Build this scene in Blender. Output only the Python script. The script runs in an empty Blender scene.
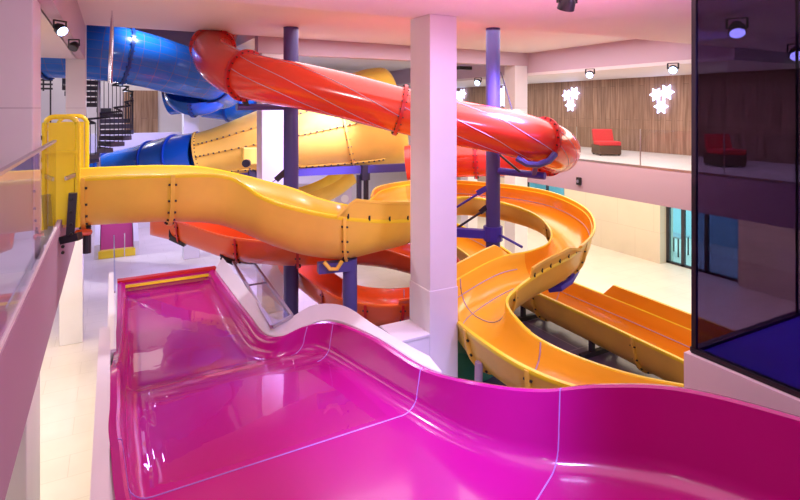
import bpy, math, random
from mathutils import Vector, Matrix
random.seed(7)
sc = bpy.context.scene
C = sc.collection
PI = math.pi
F = 800 * 24 / 36.0
A0 = math.atan(288 / F)
CA, SA = math.cos(A0), math.sin(A0)
ZC = 5.65                       # eye height above the ground floor


def U(px, py, d):
    """world point seen at (px, py) at distance d in front of the lens"""
    lat = (px - 400) / F * d
    return Vector((lat * CA + d * SA, d * CA - lat * SA, ZC - (py - 108) / F * d))


# ------------------------------------------------------------------ materials
def nodes(m):
    m.use_nodes = True
    nt = m.node_tree
    return nt, nt.nodes['Principled BSDF']


def mat(name, col, rough=.5, metal=0, coat=0, spec=.5, noise=0, nscale=4, bump=0, bscale=60, emit=None, estr=0, ior=1.5):
    m = bpy.data.materials.new(name)
    nt, b = nodes(m)
    b.inputs['Base Color'].default_value = (*col, 1)
    b.inputs['Roughness'].default_value = rough
    b.inputs['Metallic'].default_value = metal
    b.inputs['Coat Weight'].default_value = coat
    b.inputs['Coat Roughness'].default_value = .06
    b.inputs['Specular IOR Level'].default_value = spec
    b.inputs['IOR'].default_value = ior
    tc = nt.nodes.new('ShaderNodeTexCoord')
    if noise:
        n = nt.nodes.new('ShaderNodeTexNoise'); n.inputs['Scale'].default_value = nscale; n.inputs['Detail'].default_value = 5
        r = nt.nodes.new('ShaderNodeValToRGB')
        r.color_ramp.elements[0].position = .3; r.color_ramp.elements[1].position = .7
        r.color_ramp.elements[0].color = (*[c * (1 - noise) for c in col], 1)
        r.color_ramp.elements[1].color = (*[min(1, c * (1 + noise)) for c in col], 1)
        nt.links.new(tc.outputs['Object'], n.inputs['Vector']); nt.links.new(n.outputs['Fac'], r.inputs['Fac'])
        nt.links.new(r.outputs['Color'], b.inputs['Base Color'])
    if bump:
        n = nt.nodes.new('ShaderNodeTexNoise'); n.inputs['Scale'].default_value = bscale; n.inputs['Detail'].default_value = 3
        k = nt.nodes.new('ShaderNodeBump'); k.inputs['Strength'].default_value = bump; k.inputs['Distance'].default_value = .02
        nt.links.new(tc.outputs['Object'], n.inputs['Vector']); nt.links.new(n.outputs['Fac'], k.inputs['Height'])
        nt.links.new(k.outputs['Normal'], b.inputs['Normal'])
    if emit:
        b.inputs['Emission Color'].default_value = (*emit, 1); b.inputs['Emission Strength'].default_value = estr
    return m


def panel_mat(name, col, line, sx, sy, lw=.006, rough=.5, axis='XZ', noise=.03, coat=0, offset=.5):
    """stone / plaster slabs with thin joints laid out in object space"""
    m = mat(name, col, rough, noise=noise, nscale=1.3, coat=coat)
    nt = m.node_tree; b = nt.nodes['Principled BSDF']
    src = b.inputs['Base Color'].links[0].from_socket
    tc = nt.nodes.new('ShaderNodeTexCoord'); sp = nt.nodes.new('ShaderNodeSeparateXYZ'); cb = nt.nodes.new('ShaderNodeCombineXYZ')
    nt.links.new(tc.outputs['Object'], sp.inputs[0])
    nt.links.new(sp.outputs[axis[0]], cb.inputs[0]); nt.links.new(sp.outputs[axis[1]], cb.inputs[1])
    br = nt.nodes.new('ShaderNodeTexBrick'); br.inputs['Scale'].default_value = 1; br.offset = offset
    br.inputs['Brick Width'].default_value = sx; br.inputs['Row Height'].default_value = sy
    br.inputs['Mortar Size'].default_value = lw; br.inputs['Mortar Smooth'].default_value = .2
    nt.links.new(cb.outputs[0], br.inputs['Vector'])
    mx = nt.nodes.new('ShaderNodeMix'); mx.data_type = 'RGBA'
    nt.links.new(br.outputs['Fac'], mx.inputs[0]); nt.links.new(src, mx.inputs[6]); mx.inputs[7].default_value = (*line, 1)
    nt.links.new(mx.outputs[2], b.inputs['Base Color'])
    return m


def wood_mat(name, c1, c2, axis='YZ', w=.22):
    m = mat(name, c1, .5)
    nt = m.node_tree; b = nt.nodes['Principled BSDF']
    tc = nt.nodes.new('ShaderNodeTexCoord'); mp = nt.nodes.new('ShaderNodeMapping')
    mp.inputs['Scale'].default_value = (7, 7, .5)
    nt.links.new(tc.outputs['Object'], mp.inputs[0])
    n = nt.nodes.new('ShaderNodeTexNoise'); n.inputs['Scale'].default_value = 1.6; n.inputs['Detail'].default_value = 8
    nt.links.new(mp.outputs[0], n.inputs['Vector'])
    r = nt.nodes.new('ShaderNodeValToRGB'); r.color_ramp.elements[0].color = (*c1, 1); r.color_ramp.elements[1].color = (*c2, 1)
    r.color_ramp.elements[0].position = .35; r.color_ramp.elements[1].position = .68
    nt.links.new(n.outputs['Fac'], r.inputs['Fac'])
    sp = nt.nodes.new('ShaderNodeSeparateXYZ'); cb = nt.nodes.new('ShaderNodeCombineXYZ')
    nt.links.new(tc.outputs['Object'], sp.inputs[0])
    nt.links.new(sp.outputs[axis[1]], cb.inputs[0]); nt.links.new(sp.outputs[axis[0]], cb.inputs[1])
    br = nt.nodes.new('ShaderNodeTexBrick'); br.inputs['Scale'].default_value = 1
    br.inputs['Brick Width'].default_value = 2.6; br.inputs['Row Height'].default_value = w
    br.inputs['Mortar Size'].default_value = .004
    br.inputs['Color1'].default_value = (.75, .75, .75, 1); br.inputs['Color2'].default_value = (1, 1, 1, 1); br.inputs['Mortar'].default_value = (.25, .25, .25, 1)
    nt.links.new(cb.outputs[0], br.inputs['Vector'])
    mx = nt.nodes.new('ShaderNodeMix'); mx.data_type = 'RGBA'; mx.blend_type = 'MULTIPLY'; mx.inputs[0].default_value = 1
    nt.links.new(r.outputs['Color'], mx.inputs[6]); nt.links.new(br.outputs['Color'], mx.inputs[7])
    nt.links.new(mx.outputs[2], b.inputs['Base Color'])
    return m


def glass_mat(name, tint, refl=.08, rough=.02, wave=0):
    """thin pane: transmits tint, mirrors by Fresnel"""
    m = bpy.data.materials.new(name); m.use_nodes = True
    nt = m.node_tree; nt.nodes.clear()
    out = nt.nodes.new('ShaderNodeOutputMaterial'); mx = nt.nodes.new('ShaderNodeMixShader')
    tr = nt.nodes.new('ShaderNodeBsdfTransparent'); gl = nt.nodes.new('ShaderNodeBsdfGlossy'); fr = nt.nodes.new('ShaderNodeFresnel')
    fr.inputs['IOR'].default_value = 1.0 + refl * 6
    tr.inputs[0].default_value = (*tint, 1); gl.inputs['Roughness'].default_value = rough
    if wave:
        tc = nt.nodes.new('ShaderNodeTexCoord')
        n = nt.nodes.new('ShaderNodeTexNoise'); n.inputs['Scale'].default_value = 2.2; n.inputs['Detail'].default_value = 2
        k = nt.nodes.new('ShaderNodeBump'); k.inputs['Strength'].default_value = wave; k.inputs['Distance'].default_value = .05
        nt.links.new(tc.outputs['Object'], n.inputs['Vector'])
        nt.links.new(n.outputs['Fac'], k.inputs['Height']); nt.links.new(k.outputs[0], gl.inputs['Normal']); nt.links.new(k.outputs[0], fr.inputs['Normal'])
    ge = nt.nodes.new('ShaderNodeNewGeometry'); iv = nt.nodes.new('ShaderNodeMath'); iv.operation = 'SUBTRACT'; iv.inputs[0].default_value = 1
    mu = nt.nodes.new('ShaderNodeMath'); mu.operation = 'MULTIPLY'
    nt.links.new(ge.outputs['Backfacing'], iv.inputs[1]); nt.links.new(iv.outputs[0], mu.inputs[0]); nt.links.new(fr.outputs[0], mu.inputs[1])
    nt.links.new(mu.outputs[0], mx.inputs[0]); nt.links.new(tr.outputs[0], mx.inputs[1]); nt.links.new(gl.outputs[0], mx.inputs[2])
    nt.links.new(mx.outputs[0], out.inputs[0])
    return m


M = {}
M['white'] = mat('white_plaster', (.78, .76, .75), .6, noise=.02, nscale=2)
M['ceil'] = mat('stippled_plaster', (.80, .77, .76), .9, bump=.5, bscale=26)
M['ceil2'] = mat('smooth_plaster', (.78, .75, .74), .8)
M['stoneL'] = panel_mat('column_cladding', (.80, .79, .80), (.62, .60, .62), 6, 5.65, .008, axis='XZ')
M['floor'] = panel_mat('ground_tiles', (.74, .69, .60), (.62, .57, .48), 1.2, .6, .006, .35, axis='XY', noise=.05)
M['poolfloor'] = panel_mat('violet_grey_floor', (.15, .11, .22), (.32, .28, .40), 2.4, 1.8, .02, .3, axis='XY', noise=.1)
M['beige'] = panel_mat('beige_stone_wall', (.74, .66, .52), (.60, .52, .40), 1.6, 1.1, .006, .5, axis='YZ')
M['fascia'] = mat('pink_lit_plaster', (.40, .275, .35), .6)  # tint of the pink light put into the plaster's colour
M['wood'] = wood_mat('wood_cladding', (.27, .15, .09), (.46, .29, .19))
M['woodd'] = wood_mat('wood_door', (.30, .17, .09), (.5, .32, .19), 'XZ')
M['beam'] = mat('pink_lit_beam', (.56, .44, .52), .6)  # beams carry the pink light in their base colour too
M['gfloor'] = mat('gallery_floor', (.72, .69, .62), .4)
M['yellow'] = mat('yellow_gelcoat', (.88, .52, .03), .25, coat=.4, noise=.03, nscale=1)
M['yellow_out'] = mat('ochre_laminate', (.90, .60, .07), .42, coat=.1, noise=.08, nscale=1.4)
M['yellow_rim'] = mat('bright_yellow', (.93, .72, .015), .3, coat=.3)
M['orange'] = mat('orange_gelcoat', (.84, .34, .012), .25, coat=.35, noise=.03, nscale=1)
M['red'] = mat('red_gelcoat', (.78, .055, .022), .2, coat=.5, noise=.04, nscale=.8)
M['redor'] = mat('orange_red_gelcoat', (.82, .115, .014), .3, coat=.3)
M['redfl'] = mat('crimson_flange', (.55, .012, .014), .35)
M['pink'] = mat('magenta_gelcoat', (.50, .008, .24), .16, coat=.3, spec=.5)
M['seam'] = mat('pale_caulk', (.50, .38, .50), .5)
M['seamp'] = mat('pale_violet_caulk', (.55, .30, .85), .5)
M['purple'] = mat('violet_steel', (.08, .07, .26), .35, spec=.5)
M['purple2'] = mat('bright_violet_steel', (.07, .05, .42), .35, spec=.5)
M['dark'] = mat('dark_steel', (.03, .028, .04), .4)
M['black'] = mat('black_plastic', (.012, .012, .014), .4)
M['chrome'] = mat('polished_steel', (.75, .75, .80), .18, metal=1)
M['steel'] = mat('brushed_steel', (.5, .5, .54), .35, metal=1)
M['glass'] = glass_mat('clear_glass', (.93, .94, .97), .07)
M['glassL'] = glass_mat('edge_glass', (.94, .93, .98), .06)
M['pinkd'] = mat('deep_magenta_panel', (.42, .008, .12), .6)
M['tint'] = glass_mat('dark_tinted_glass', (.34, .295, .42), .03)
M['tint2'] = glass_mat('grey_tinted_glass', (.82, .76, .86), .04)
M['wing'] = glass_mat('window_glass', (.70, .86, .90), .08)
M['water'] = glass_mat('pool_water', (.99, .92, .98), .065, .012, wave=.04)
M['ripple'] = glass_mat('rippling_water', (.99, .90, .98), .10, .012, wave=.04)
M['green'] = mat('green_laminate', (.02, .24, .13), .4)
M['navy'] = mat('navy_laminate', (.015, .015, .07), .35)
M['cush'] = mat('red_cushion', (.62, .03, .04), .8)
M['wick'] = mat('brown_wicker', (.10, .055, .035), .8, bump=.6, bscale=60)
M['glow'] = mat('blue_white_glow', (.8, .85, 1), .5, emit=(.50, .55, 1), estr=3.5)
M['lens'] = mat('led_lens', (.7, .8, 1), .3, emit=(.45, .6, 1), estr=7)
M['lensoff'] = mat('unlit_lens', (.05, .05, .08), .1)
M['tread'] = mat('dark_tread', (.085, .08, .105), .5)
M['litfloor'] = mat('blue_lit_floor', (.10, .08, .55), .6, noise=.15, nscale=1)  # blue light falling on the enclosure floor is put into its colour
M['cyan'] = mat('pale_blue_wall', (.45, .72, .80), .6)
M['greyw'] = mat('lilac_grey_panel', (.55, .50, .62), .5)


def blue_grid():
    m = mat('blue_gelcoat_grid', (.01, .10, .52), .25, coat=.4)
    nt = m.node_tree; b = nt.nodes['Principled BSDF']
    tc = nt.nodes.new('ShaderNodeTexCoord')
    br = nt.nodes.new('ShaderNodeTexBrick'); br.offset = 0; br.inputs['Scale'].default_value = 1
    br.inputs['Brick Width'].default_value = .38; br.inputs['Row Height'].default_value = .24; br.inputs['Mortar Size'].default_value = .004
    br.inputs['Color1'].default_value = (.010, .16, .72, 1); br.inputs['Color2'].default_value = (.012, .19, .80, 1)
    br.inputs['Mortar'].default_value = (.20, .16, .34, 1)
    nt.links.new(tc.outputs['UV'], br.inputs['Vector']); nt.links.new(br.outputs['Color'], b.inputs['Base Color'])
    return m


M['blueg'] = blue_grid()
M['blue'] = mat('blue_gelcoat', (.008, .13, .58), .2, coat=.5)
M['bluefl'] = mat('deep_blue_flange', (.006, .05, .30), .35)


# ------------------------------------------------------------------ mesh helpers
class MB:
    def __init__(s):
        s.v = []; s.f = []; s.m = []; s.uv = {}

    def add(s, vs, fs, mi=0):
        b = len(s.v); s.v += [tuple(v) for v in vs]
        for f in fs:
            s.f.append(tuple(b + i for i in f)); s.m.append(mi)

    def box(s, a, b, mi=0):
        x0, y0, z0 = a; x1, y1, z1 = b
        s.add([(x0, y0, z0), (x1, y0, z0), (x1, y1, z0), (x0, y1, z0), (x0, y0, z1), (x1, y0, z1), (x1, y1, z1), (x0, y1, z1)],
              [(0, 3, 2, 1), (4, 5, 6, 7), (0, 1, 5, 4), (1, 2, 6, 5), (2, 3, 7, 6), (3, 0, 4, 7)], mi)

    def prism(s, poly, z0, z1, mi=0):
        n = len(poly)
        s.add([(p[0], p[1], z0) for p in poly] + [(p[0], p[1], z1) for p in poly],
              [tuple(range(n))[::-1], tuple(range(n, 2 * n))] + [(i, (i + 1) % n, n + (i + 1) % n, n + i) for i in range(n)], mi)

    def rods(s, pts, r, seg=10, mi=0, caps=True):
        """round bar along points; r may be a list"""
        pts = [Vector(p) for p in pts]; n = len(pts)
        ring = []
        for i, p in enumerate(pts):
            t = (pts[min(i + 1, n - 1)] - pts[max(i - 1, 0)]).normalized()
            up = Vector((0, 0, 1)) if abs(t.z) < .95 else Vector((0, 1, 0))
            a = t.cross(up).normalized(); b = a.cross(t)
            rr = r[i] if isinstance(r, (list, tuple)) else r
            ring.append([p + (a * math.cos(2 * PI * k / seg) + b * math.sin(2 * PI * k / seg)) * rr for k in range(seg)])
        vs = [q for R in ring for q in R]
        fs = [(i * seg + k, i * seg + (k + 1) % seg, (i + 1) * seg + (k + 1) % seg, (i + 1) * seg + k) for i in range(n - 1) for k in range(seg)]
        if caps:
            fs += [tuple(range(seg))[::-1], tuple((n - 1) * seg + k for k in range(seg))]
        s.add(vs, fs, mi)

    def beam(s, p, q, w, h, mi=0):
        p = Vector(p); q = Vector(q); t = (q - p).normalized()
        up = Vector((0, 0, 1)) if abs(t.z) < .95 else Vector((0, 1, 0))
        a = t.cross(up).normalized() * w / 2; b = a.cross(t).normalized() * h / 2
        s.add([p - a - b, p + a - b, p + a + b, p - a + b, q - a - b, q + a - b, q + a + b, q - a + b],
              [(0, 3, 2, 1), (4, 5, 6, 7), (0, 1, 5, 4), (1, 2, 6, 5), (2, 3, 7, 6), (3, 0, 4, 7)], mi)


def obj(name, mb, mats, parent=None, smooth=False, loc=None, bevel=0):
    me = bpy.data.meshes.new(name)
    v = mb.v
    off = Vector((0, 0, 0))
    if parent is not None and loc is None:
        off = Vector(parent['_o']) if '_o' in parent else off
    if loc is not None:
        off = Vector(loc)
    if parent is None and loc is None and v:
        off = Vector(((min(p[0] for p in v) + max(p[0] for p in v)) / 2, (min(p[1] for p in v) + max(p[1] for p in v)) / 2, min(p[2] for p in v)))
    if SETTING[0]:
        off = Vector((0, 0, 0))
    me.from_pydata([tuple(Vector(p) - off) for p in v], [], mb.f)
    if not isinstance(mats, (list, tuple)):
        mats = [mats]
    for m in mats:
        me.materials.append(m)
    me.polygons.foreach_set('material_index', mb.m)
    if smooth:
        me.polygons.foreach_set('use_smooth', [True] * len(me.polygons))
        try:
            me.set_sharp_from_angle(angle=math.radians(42))
        except Exception:
            pass
    me.update()
    o = bpy.data.objects.new(name, me); C.objects.link(o)
    if parent is not None:
        o.parent = parent
        if '_o' in parent.keys():
            o.location = off - Vector(parent['_o'])
        o['_o'] = tuple(off)
    else:
        o.location = off; o['_o'] = tuple(off)
    if bevel:
        bv = o.modifiers.new('Bevel', 'BEVEL'); bv.width = bevel; bv.segments = 2; bv.limit_method = 'ANGLE'
    return o


SETTING = [False]


def struct(name, mb, mats, **k):
    SETTING[0] = True
    o = obj(name, mb, mats, **k); o['kind'] = 'structure'
    SETTING[0] = False
    return o


def tag(o, label, cat, group=None, kind=None):
    o['label'] = label; o['category'] = cat
    if group: o['group'] = group
    if kind: o['kind'] = kind
    return o


def thing(name, loc, label, cat, group=None):
    o = bpy.data.objects.new(name, None); C.objects.link(o)
    o.location = loc; o['_o'] = tuple(loc); o.empty_display_size = .2
    return tag(o, label, cat, group)


def kids(o):
    return [c for c in bpy.data.objects if c.parent == o]


def copy_tree(o, parent=None, loc=None, rz=None):
    c = o.copy(); C.objects.link(c); c.parent = parent
    if loc is not None:
        c.location = loc; c['_o'] = tuple(loc)
    if rz is not None:
        c.rotation_euler.z = rz
    for ch in kids(o):
        copy_tree(ch, c)
    return c


def catmull(P, sub=8):
    """P: list of tuples of equal length -> smooth list"""
    n = len(P); out = []
    for i in range(n - 1):
        p0 = P[max(i - 1, 0)]; p1 = P[i]; p2 = P[i + 1]; p3 = P[min(i + 2, n - 1)]
        if i == 0: p0 = tuple(2 * a - b for a, b in zip(p1, p2))
        if i == n - 2: p3 = tuple(2 * a - b for a, b in zip(p2, p1))
        for k in range(sub):
            t = k / sub
            out.append(tuple(.5 * (2 * b + (c - a) * t + (2 * a - 5 * b + 4 * c - d) * t * t + (3 * b - a - 3 * c + d) * t ** 3) for a, b, c, d in zip(p0, p1, p2, p3)))
    out.append(tuple(P[-1]))
    return out


# ------------------------------------------------------------------ open flume
class Flume:
    """stations (lx,ly,lz, rx,ry,rz, depth): the two rims and the depth of the trough under them"""
    def __init__(s, st, sub=8, n=14, t=.035, lip=.07, p=.84):
        s.S = catmull([tuple(x) for x in st], sub); s.sub = sub; s.n = n; s.t = t; s.lip = lip; s.p = p

    def at(s, u):
        x = max(0, min(len(s.S) - 1.0001, u * s.sub)); i = int(x); f = x - i
        return [a + (b - a) * f for a, b in zip(s.S[i], s.S[i + 1])]

    def frame(s, q):
        L = Vector(q[0:3]); R = Vector(q[3:6]); dep = q[6]
        U_ = Vector((R.x - L.x, R.y - L.y, 0)); w = U_.length; U_.normalize()
        return L, R, U_, w, dep

    def inner(s, q, off=0.0):
        L, R, U_, w, dep = s.frame(q); mid = (L + R) / 2
        pts = []
        for i in range(s.n + 1):
            th = PI * i / s.n
            cu, su = math.cos(th), math.sin(th)
            x = -math.copysign(abs(cu) ** s.p, cu) * w / 2; v = -(su ** s.p) * dep
            nx, nz = -cu, -su * 1.0
            zz = L.z + (R.z - L.z) * (x / w + .5)
            pts.append(Vector((mid.x, mid.y, 0)) + U_ * (x + nx * off) + Vector((0, 0, zz + v + nz * off)))
        return pts

    def loop(s, q):
        L, R, U_, w, dep = s.frame(q)
        inn = s.inner(q); out = s.inner(q, s.t)
        up = Vector((0, 0, 1))
        rl = [inn[-1] + up * .02 + U_ * .015, R + U_ * s.lip + up * .015, R + U_ * (s.lip + .01) - up * .02, R + U_ * s.lip - up * .045]
        ll = [L - U_ * s.lip - up * .045, L - U_ * (s.lip + .01) - up * .02, L - U_ * s.lip + up * .015, inn[0] + up * .02 - U_ * .015]
        return inn + rl + out[::-1][1:-1] + ll

    def build(s, name, mi, mo, mr, parent, u0=0, u1=None):
        u1 = (len(s.S) - 1) / s.sub if u1 is None else u1
        k0 = u0 * s.sub; k1 = u1 * s.sub
        ks = [k0 / s.sub] + [k / s.sub for k in range(int(math.floor(k0)) + 1, int(math.ceil(k1)))] + [k1 / s.sub]
        mb = MB(); n = s.n
        loops = [s.loop(s.at(k)) for k in ks]; m = len(loops[0])
        for lp in loops:
            mb.v += [tuple(p) for p in lp]
        for i in range(len(loops) - 1):
            for k in range(m):
                a = i * m + k; b = i * m + (k + 1) % m
                mb.f.append((a, b, b + m, a + m))
                mb.m.append(0 if k < n else (2 if (k < n + 4 or k >= m - 4) else 1))
        # ends: close the section wall between inner and outer skin
        for base, flip in ((0, 0), ((len(loops) - 1) * m, 1)):
            for k in range(n):
                a = base + k; b = base + k + 1
                ca = base + (m - 1 - 3 - k) if k > 0 else base + m - 4
                cb = base + (m - 1 - 3 - (k + 1)) if k + 1 < n else base + n + 4
                f = (a, b, cb, ca)
                mb.f.append(f if flip else f[::-1]); mb.m.append(1)
        return obj(name, mb, [mi, mo, mr], parent, smooth=True)

    def flange(s, u, m, mbolt, parent, h=.06, th=.03, nb=9, bolts=True, label=None):
        q = s.at(u); q1 = s.at(u + .02); q0 = s.at(u - .02)
        t = (Vector(q1[0:3]) + Vector(q1[3:6]) - Vector(q0[0:3]) - Vector(q0[3:6])).normalized()
        a = s.inner(q, s.t * .6); b = s.inner(q, s.t + h)
        mb = MB(); n = len(a)
        vs = [p - t * th for p in a] + [p - t * th for p in b] + [p + t * th for p in b] + [p + t * th for p in a]
        fs = []
        for i in range(n - 1):
            for r in range(4):
                r2 = (r + 1) % 4
                fs.append((r * n + i, r2 * n + i, r2 * n + i + 1, r * n + i + 1))
        fs += [(0, n, 2 * n, 3 * n), (4 * n - 1, 3 * n - 1, 2 * n - 1, n - 1)]
        mb.add(vs, fs)
        o = obj('flange', mb, m, parent, smooth=True)
        if bolts:
            c = s.inner(q, s.t + h * .55)
            first = None
            for k in range(nb):
                x = (k + .5) / nb * (n - 1); i = int(x); p = c[i].lerp(c[min(i + 1, n - 1)], x - i)
                if first is None:
                    bm = MB(); bm.rods([-t * .06, t * .06], .018, 6)
                    first = obj('bolt', bm, mbolt, o, loc=(0, 0, 0)); bb = first
                else:
                    bb = first.copy(); C.objects.link(bb)
                bb.location = p - Vector(o['_o'])
        return o

    def seam_across(s, u, m, parent, w=.012):
        mb = MB(); a = s.inner(s.at(u), -.004)
        mb.rods([p for p in a], w, 5)
        return obj('seam', mb, m, parent, smooth=True)

    def seam_along(s, frac, u0, u1, m, parent, w=.010):
        mb = MB(); pts = []
        N = max(3, int((u1 - u0) * s.sub))
        for i in range(N + 1):
            c = s.inner(s.at(u0 + (u1 - u0) * i / N), -.003)
            x = frac * (len(c) - 1); k = min(int(x), len(c) - 2)
            pts.append(c[k].lerp(c[k + 1], x - k))
        mb.rods(pts, w, 5)
        return obj('seam', mb, m, parent, smooth=True)

    def panel(s, side, u0, u1, h, mi, mo, parent, nb=0, lean=.06, ramp=.35):
        """raised side wall bolted on to a rim"""
        mb = MB(); N = max(4, int((u1 - u0) * s.sub)); t = .035; bp = []
        for i in range(N + 1):
            u = u0 + (u1 - u0) * i / N
            q = s.at(u); L, R, U_, w, dep = s.frame(q)
            base = (L if side == 'L' else R); o = -U_ if side == 'L' else U_
            f = min(1, (u - u0) / ramp if ramp > 0 else 1, 1)
            hh = .03 + (h - .03) * f
            z = Vector((0, 0, 1))
            mb.v += [tuple(base + o * .02), tuple(base + o * (.02 + lean) + z * hh), tuple(base + o * (.075 + lean) + z * (hh + .005)),
                     tuple(base + o * (.075 + lean) + z * (hh - .04)), tuple(base + o * (.055 + lean) + z * (hh - .045)), tuple(base + o * (.055))]
            bp.append(base + o * .07 + z * .035)
        m = 6
        for i in range(N):
            for k in range(m):
                a = i * m + k; b = i * m + (k + 1) % m
                mb.f.append((a, a + m, b + m, b)); mb.m.append(0 if k == 0 else 1)
        mb.f += [tuple(range(m)), tuple(N * m + k for k in range(m))[::-1]]; mb.m += [1, 1]
        o = obj('side_panel', mb, [mi, mo], parent, smooth=True)
        for k in range(nb):
            x = (k + .5) / nb * N; i = int(x); p = bp[i].lerp(bp[min(i + 1, N)], x - i)
            bm = MB(); bm.rods([p - Vector((0, 0, .04)), p + Vector((0, 0, .04))], .02, 6)
            obj('bolt', bm, M['black'], o)
        return o


# ------------------------------------------------------------------ closed tube
class Tube:
    def __init__(s, pts, sub=8, seg=40):
        """pts: (x,y,z,r)"""
        s.S = catmull([tuple(p) for p in pts], sub); s.sub = sub; s.seg = seg
        n = len(s.S); P = [Vector(q[:3]) for q in s.S]; s.P = P
        T = [(P[min(i + 1, n - 1)] - P[max(i - 1, 0)]).normalized() for i in range(n)]
        a = T[0].cross(Vector((0, 0, 1))).normalized(); s.fr = []
        for i in range(n):
            a = (a - T[i] * a.dot(T[i])).normalized(); s.fr.append((T[i], a, a.cross(T[i])))
        s.len = [0]
        for i in range(1, n): s.len.append(s.len[-1] + (P[i] - P[i - 1]).length)

    def at(s, u):
        x = max(0, min(len(s.S) - 1.0001, u * s.sub)); i = int(x); f = x - i
        p = s.P[i].lerp(s.P[i + 1], f); r = s.S[i][3] * (1 - f) + s.S[i + 1][3] * f
        t, a, b = [s.fr[i][k].lerp(s.fr[i + 1][k], f).normalized() for k in range(3)]
        return p, r, t, a, b

    def build(s, name, m, parent, u0=0, u1=None, cap0=False, cap1=False, a0=0, a1=2 * PI, uv=True, thick=.03, label=None):
        u1 = (len(s.S) - 1) / s.sub if u1 is None else u1
        k0 = u0 * s.sub; k1 = u1 * s.sub
        ks = [k0] + list(range(int(math.floor(k0)) + 1, int(math.ceil(k1)))) + [k1]
        mb = MB(); seg = s.seg; rows = []
        full = a1 - a0 > 2 * PI - .01
        R = seg if full else seg + 1
        for k in ks:
            p, r, t, a, b = s.at(k / s.sub)
            rows.append([p + (a * math.cos(a0 + (a1 - a0) * j / seg) + b * math.sin(a0 + (a1 - a0) * j / seg)) * r for j in range(R)])
        inr = []
        for k in ks:
            p, r, t, a, b = s.at(k / s.sub)
            inr.append([p + (a * math.cos(a0 + (a1 - a0) * j / seg) + b * math.sin(a0 + (a1 - a0) * j / seg)) * (r - thick) for j in range(R)])
        for rw in rows + inr: mb.v += [tuple(p) for p in rw]
        n = len(ks); J = seg
        for i in range(n - 1):
            for j in range(J):
                j2 = (j + 1) % R
                mb.f.append((i * R + j, (i + 1) * R + j, (i + 1) * R + j2, i * R + j2)); mb.m.append(0)
                o = n * R
                mb.f.append((o + i * R + j, o + i * R + j2, o + (i + 1) * R + j2, o + (i + 1) * R + j)); mb.m.append(0)
        for i, fl in ((0, 0), (n - 1, 1)):
            for j in range(J):
                j2 = (j + 1) % R; o = n * R
                f = (i * R + j, i * R + j2, o + i * R + j2, o + i * R + j)
                mb.f.append(f[::-1] if fl else f); mb.m.append(0)
        if not full:
            o = n * R
            for i in range(n - 1):
                mb.f.append((i * R, o + i * R, o + (i + 1) * R, (i + 1) * R)); mb.m.append(0)
                mb.f.append((i * R + J, (i + 1) * R + J, o + (i + 1) * R + J, o + i * R + J)); mb.m.append(0)
        ob = obj(name, mb, m, parent, smooth=True)
        if uv:
            me = ob.data; ul = me.uv_layers.new(name='UVMap')
            L = []
            for k in ks:
                x = min(k, len(s.len) - 1.0001); i = int(x); L.append(s.len[i] + (s.len[i + 1] - s.len[i]) * (x - i))
            for poly in me.polygons:
                js = [(me.loops[l].vertex_index % (n * R)) for l in poly.loop_indices]
                cols = [v % R for v in js]
                wrap = max(cols) - min(cols) > R / 2
                for l, v in zip(poly.loop_indices, js):
                    c = v % R; rr = v // R
                    if wrap and c < R / 2: c += R
                    ul.data[l].uv = (L[rr], c / seg * (a1 - a0) * s.S[0][3])
        return ob

    def flange(s, u, m, parent, h=.06, th=.035, nb=16, bolts=True, mb_=None, a0=0, a1=2 * PI, br=.02):
        p, r, t, a, b = s.at(u); seg = s.seg
        mb = MB(); full = a1 - a0 > 2 * PI - .01; R = seg if full else seg + 1
        for rr, dt in ((r - .01, -th), (r + h, -th), (r + h, th), (r - .01, th)):
            mb.v += [tuple(p + t * dt + (a * math.cos(a0 + (a1 - a0) * j / seg) + b * math.sin(a0 + (a1 - a0) * j / seg)) * rr) for j in range(R)]
        for q in range(4):
            q2 = (q + 1) % 4
            for j in range(seg):
                j2 = (j + 1) % R
                mb.f.append((q * R + j, q * R + j2, q2 * R + j2, q2 * R + j)); mb.m.append(0)
        if not full:
            mb.f += [(0, R, 2 * R, 3 * R), (4 * R - 1, 3 * R - 1, 2 * R - 1, R - 1)]; mb.m += [0, 0]
        o = obj('flange', mb, m, parent, smooth=True)
        if bolts:
            first = None
            for k in range(nb):
                an = a0 + (a1 - a0) * (k + .5) / nb
                q = p + (a * math.cos(an) + b * math.sin(an)) * (r + h * .55)
                if first is None:
                    bm = MB(); bm.rods([-t * (th + .03), t * (th + .03)], br, 6)
                    first = obj('bolt', bm, M['black'], o, loc=(0, 0, 0)); bb = first
                else:
                    bb = first.copy(); C.objects.link(bb)
                bb.location = q - Vector(o['_o'])
        return o

    def seam(s, an0, an1, u0, u1, m, parent, w=.012):
        mb = MB(); N = max(8, int((u1 - u0) * s.sub)); pts = []
        for i in range(N + 1):
            p, r, t, a, b = s.at(u0 + (u1 - u0) * i / N); an = an0 + (an1 - an0) * i / N
            pts.append(p + (a * math.cos(an) + b * math.sin(an)) * (r + .002))
        mb.rods(pts, w, 5)
        return obj('seam', mb, m, parent, smooth=True)


# ================================================================== SETTING
GZ = 4.0          # gallery floor
def bx(a, b): mb = MB(); mb.box(a, b); return mb

mb = bx((-12, -6, -.3), (24, 30, 0)); struct('floor', mb, M['floor'])
mb = bx((5.0, 4.2, .0), (10.75, 13.6, .02)); o = struct('floor_2', mb, M['poolfloor'])
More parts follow.
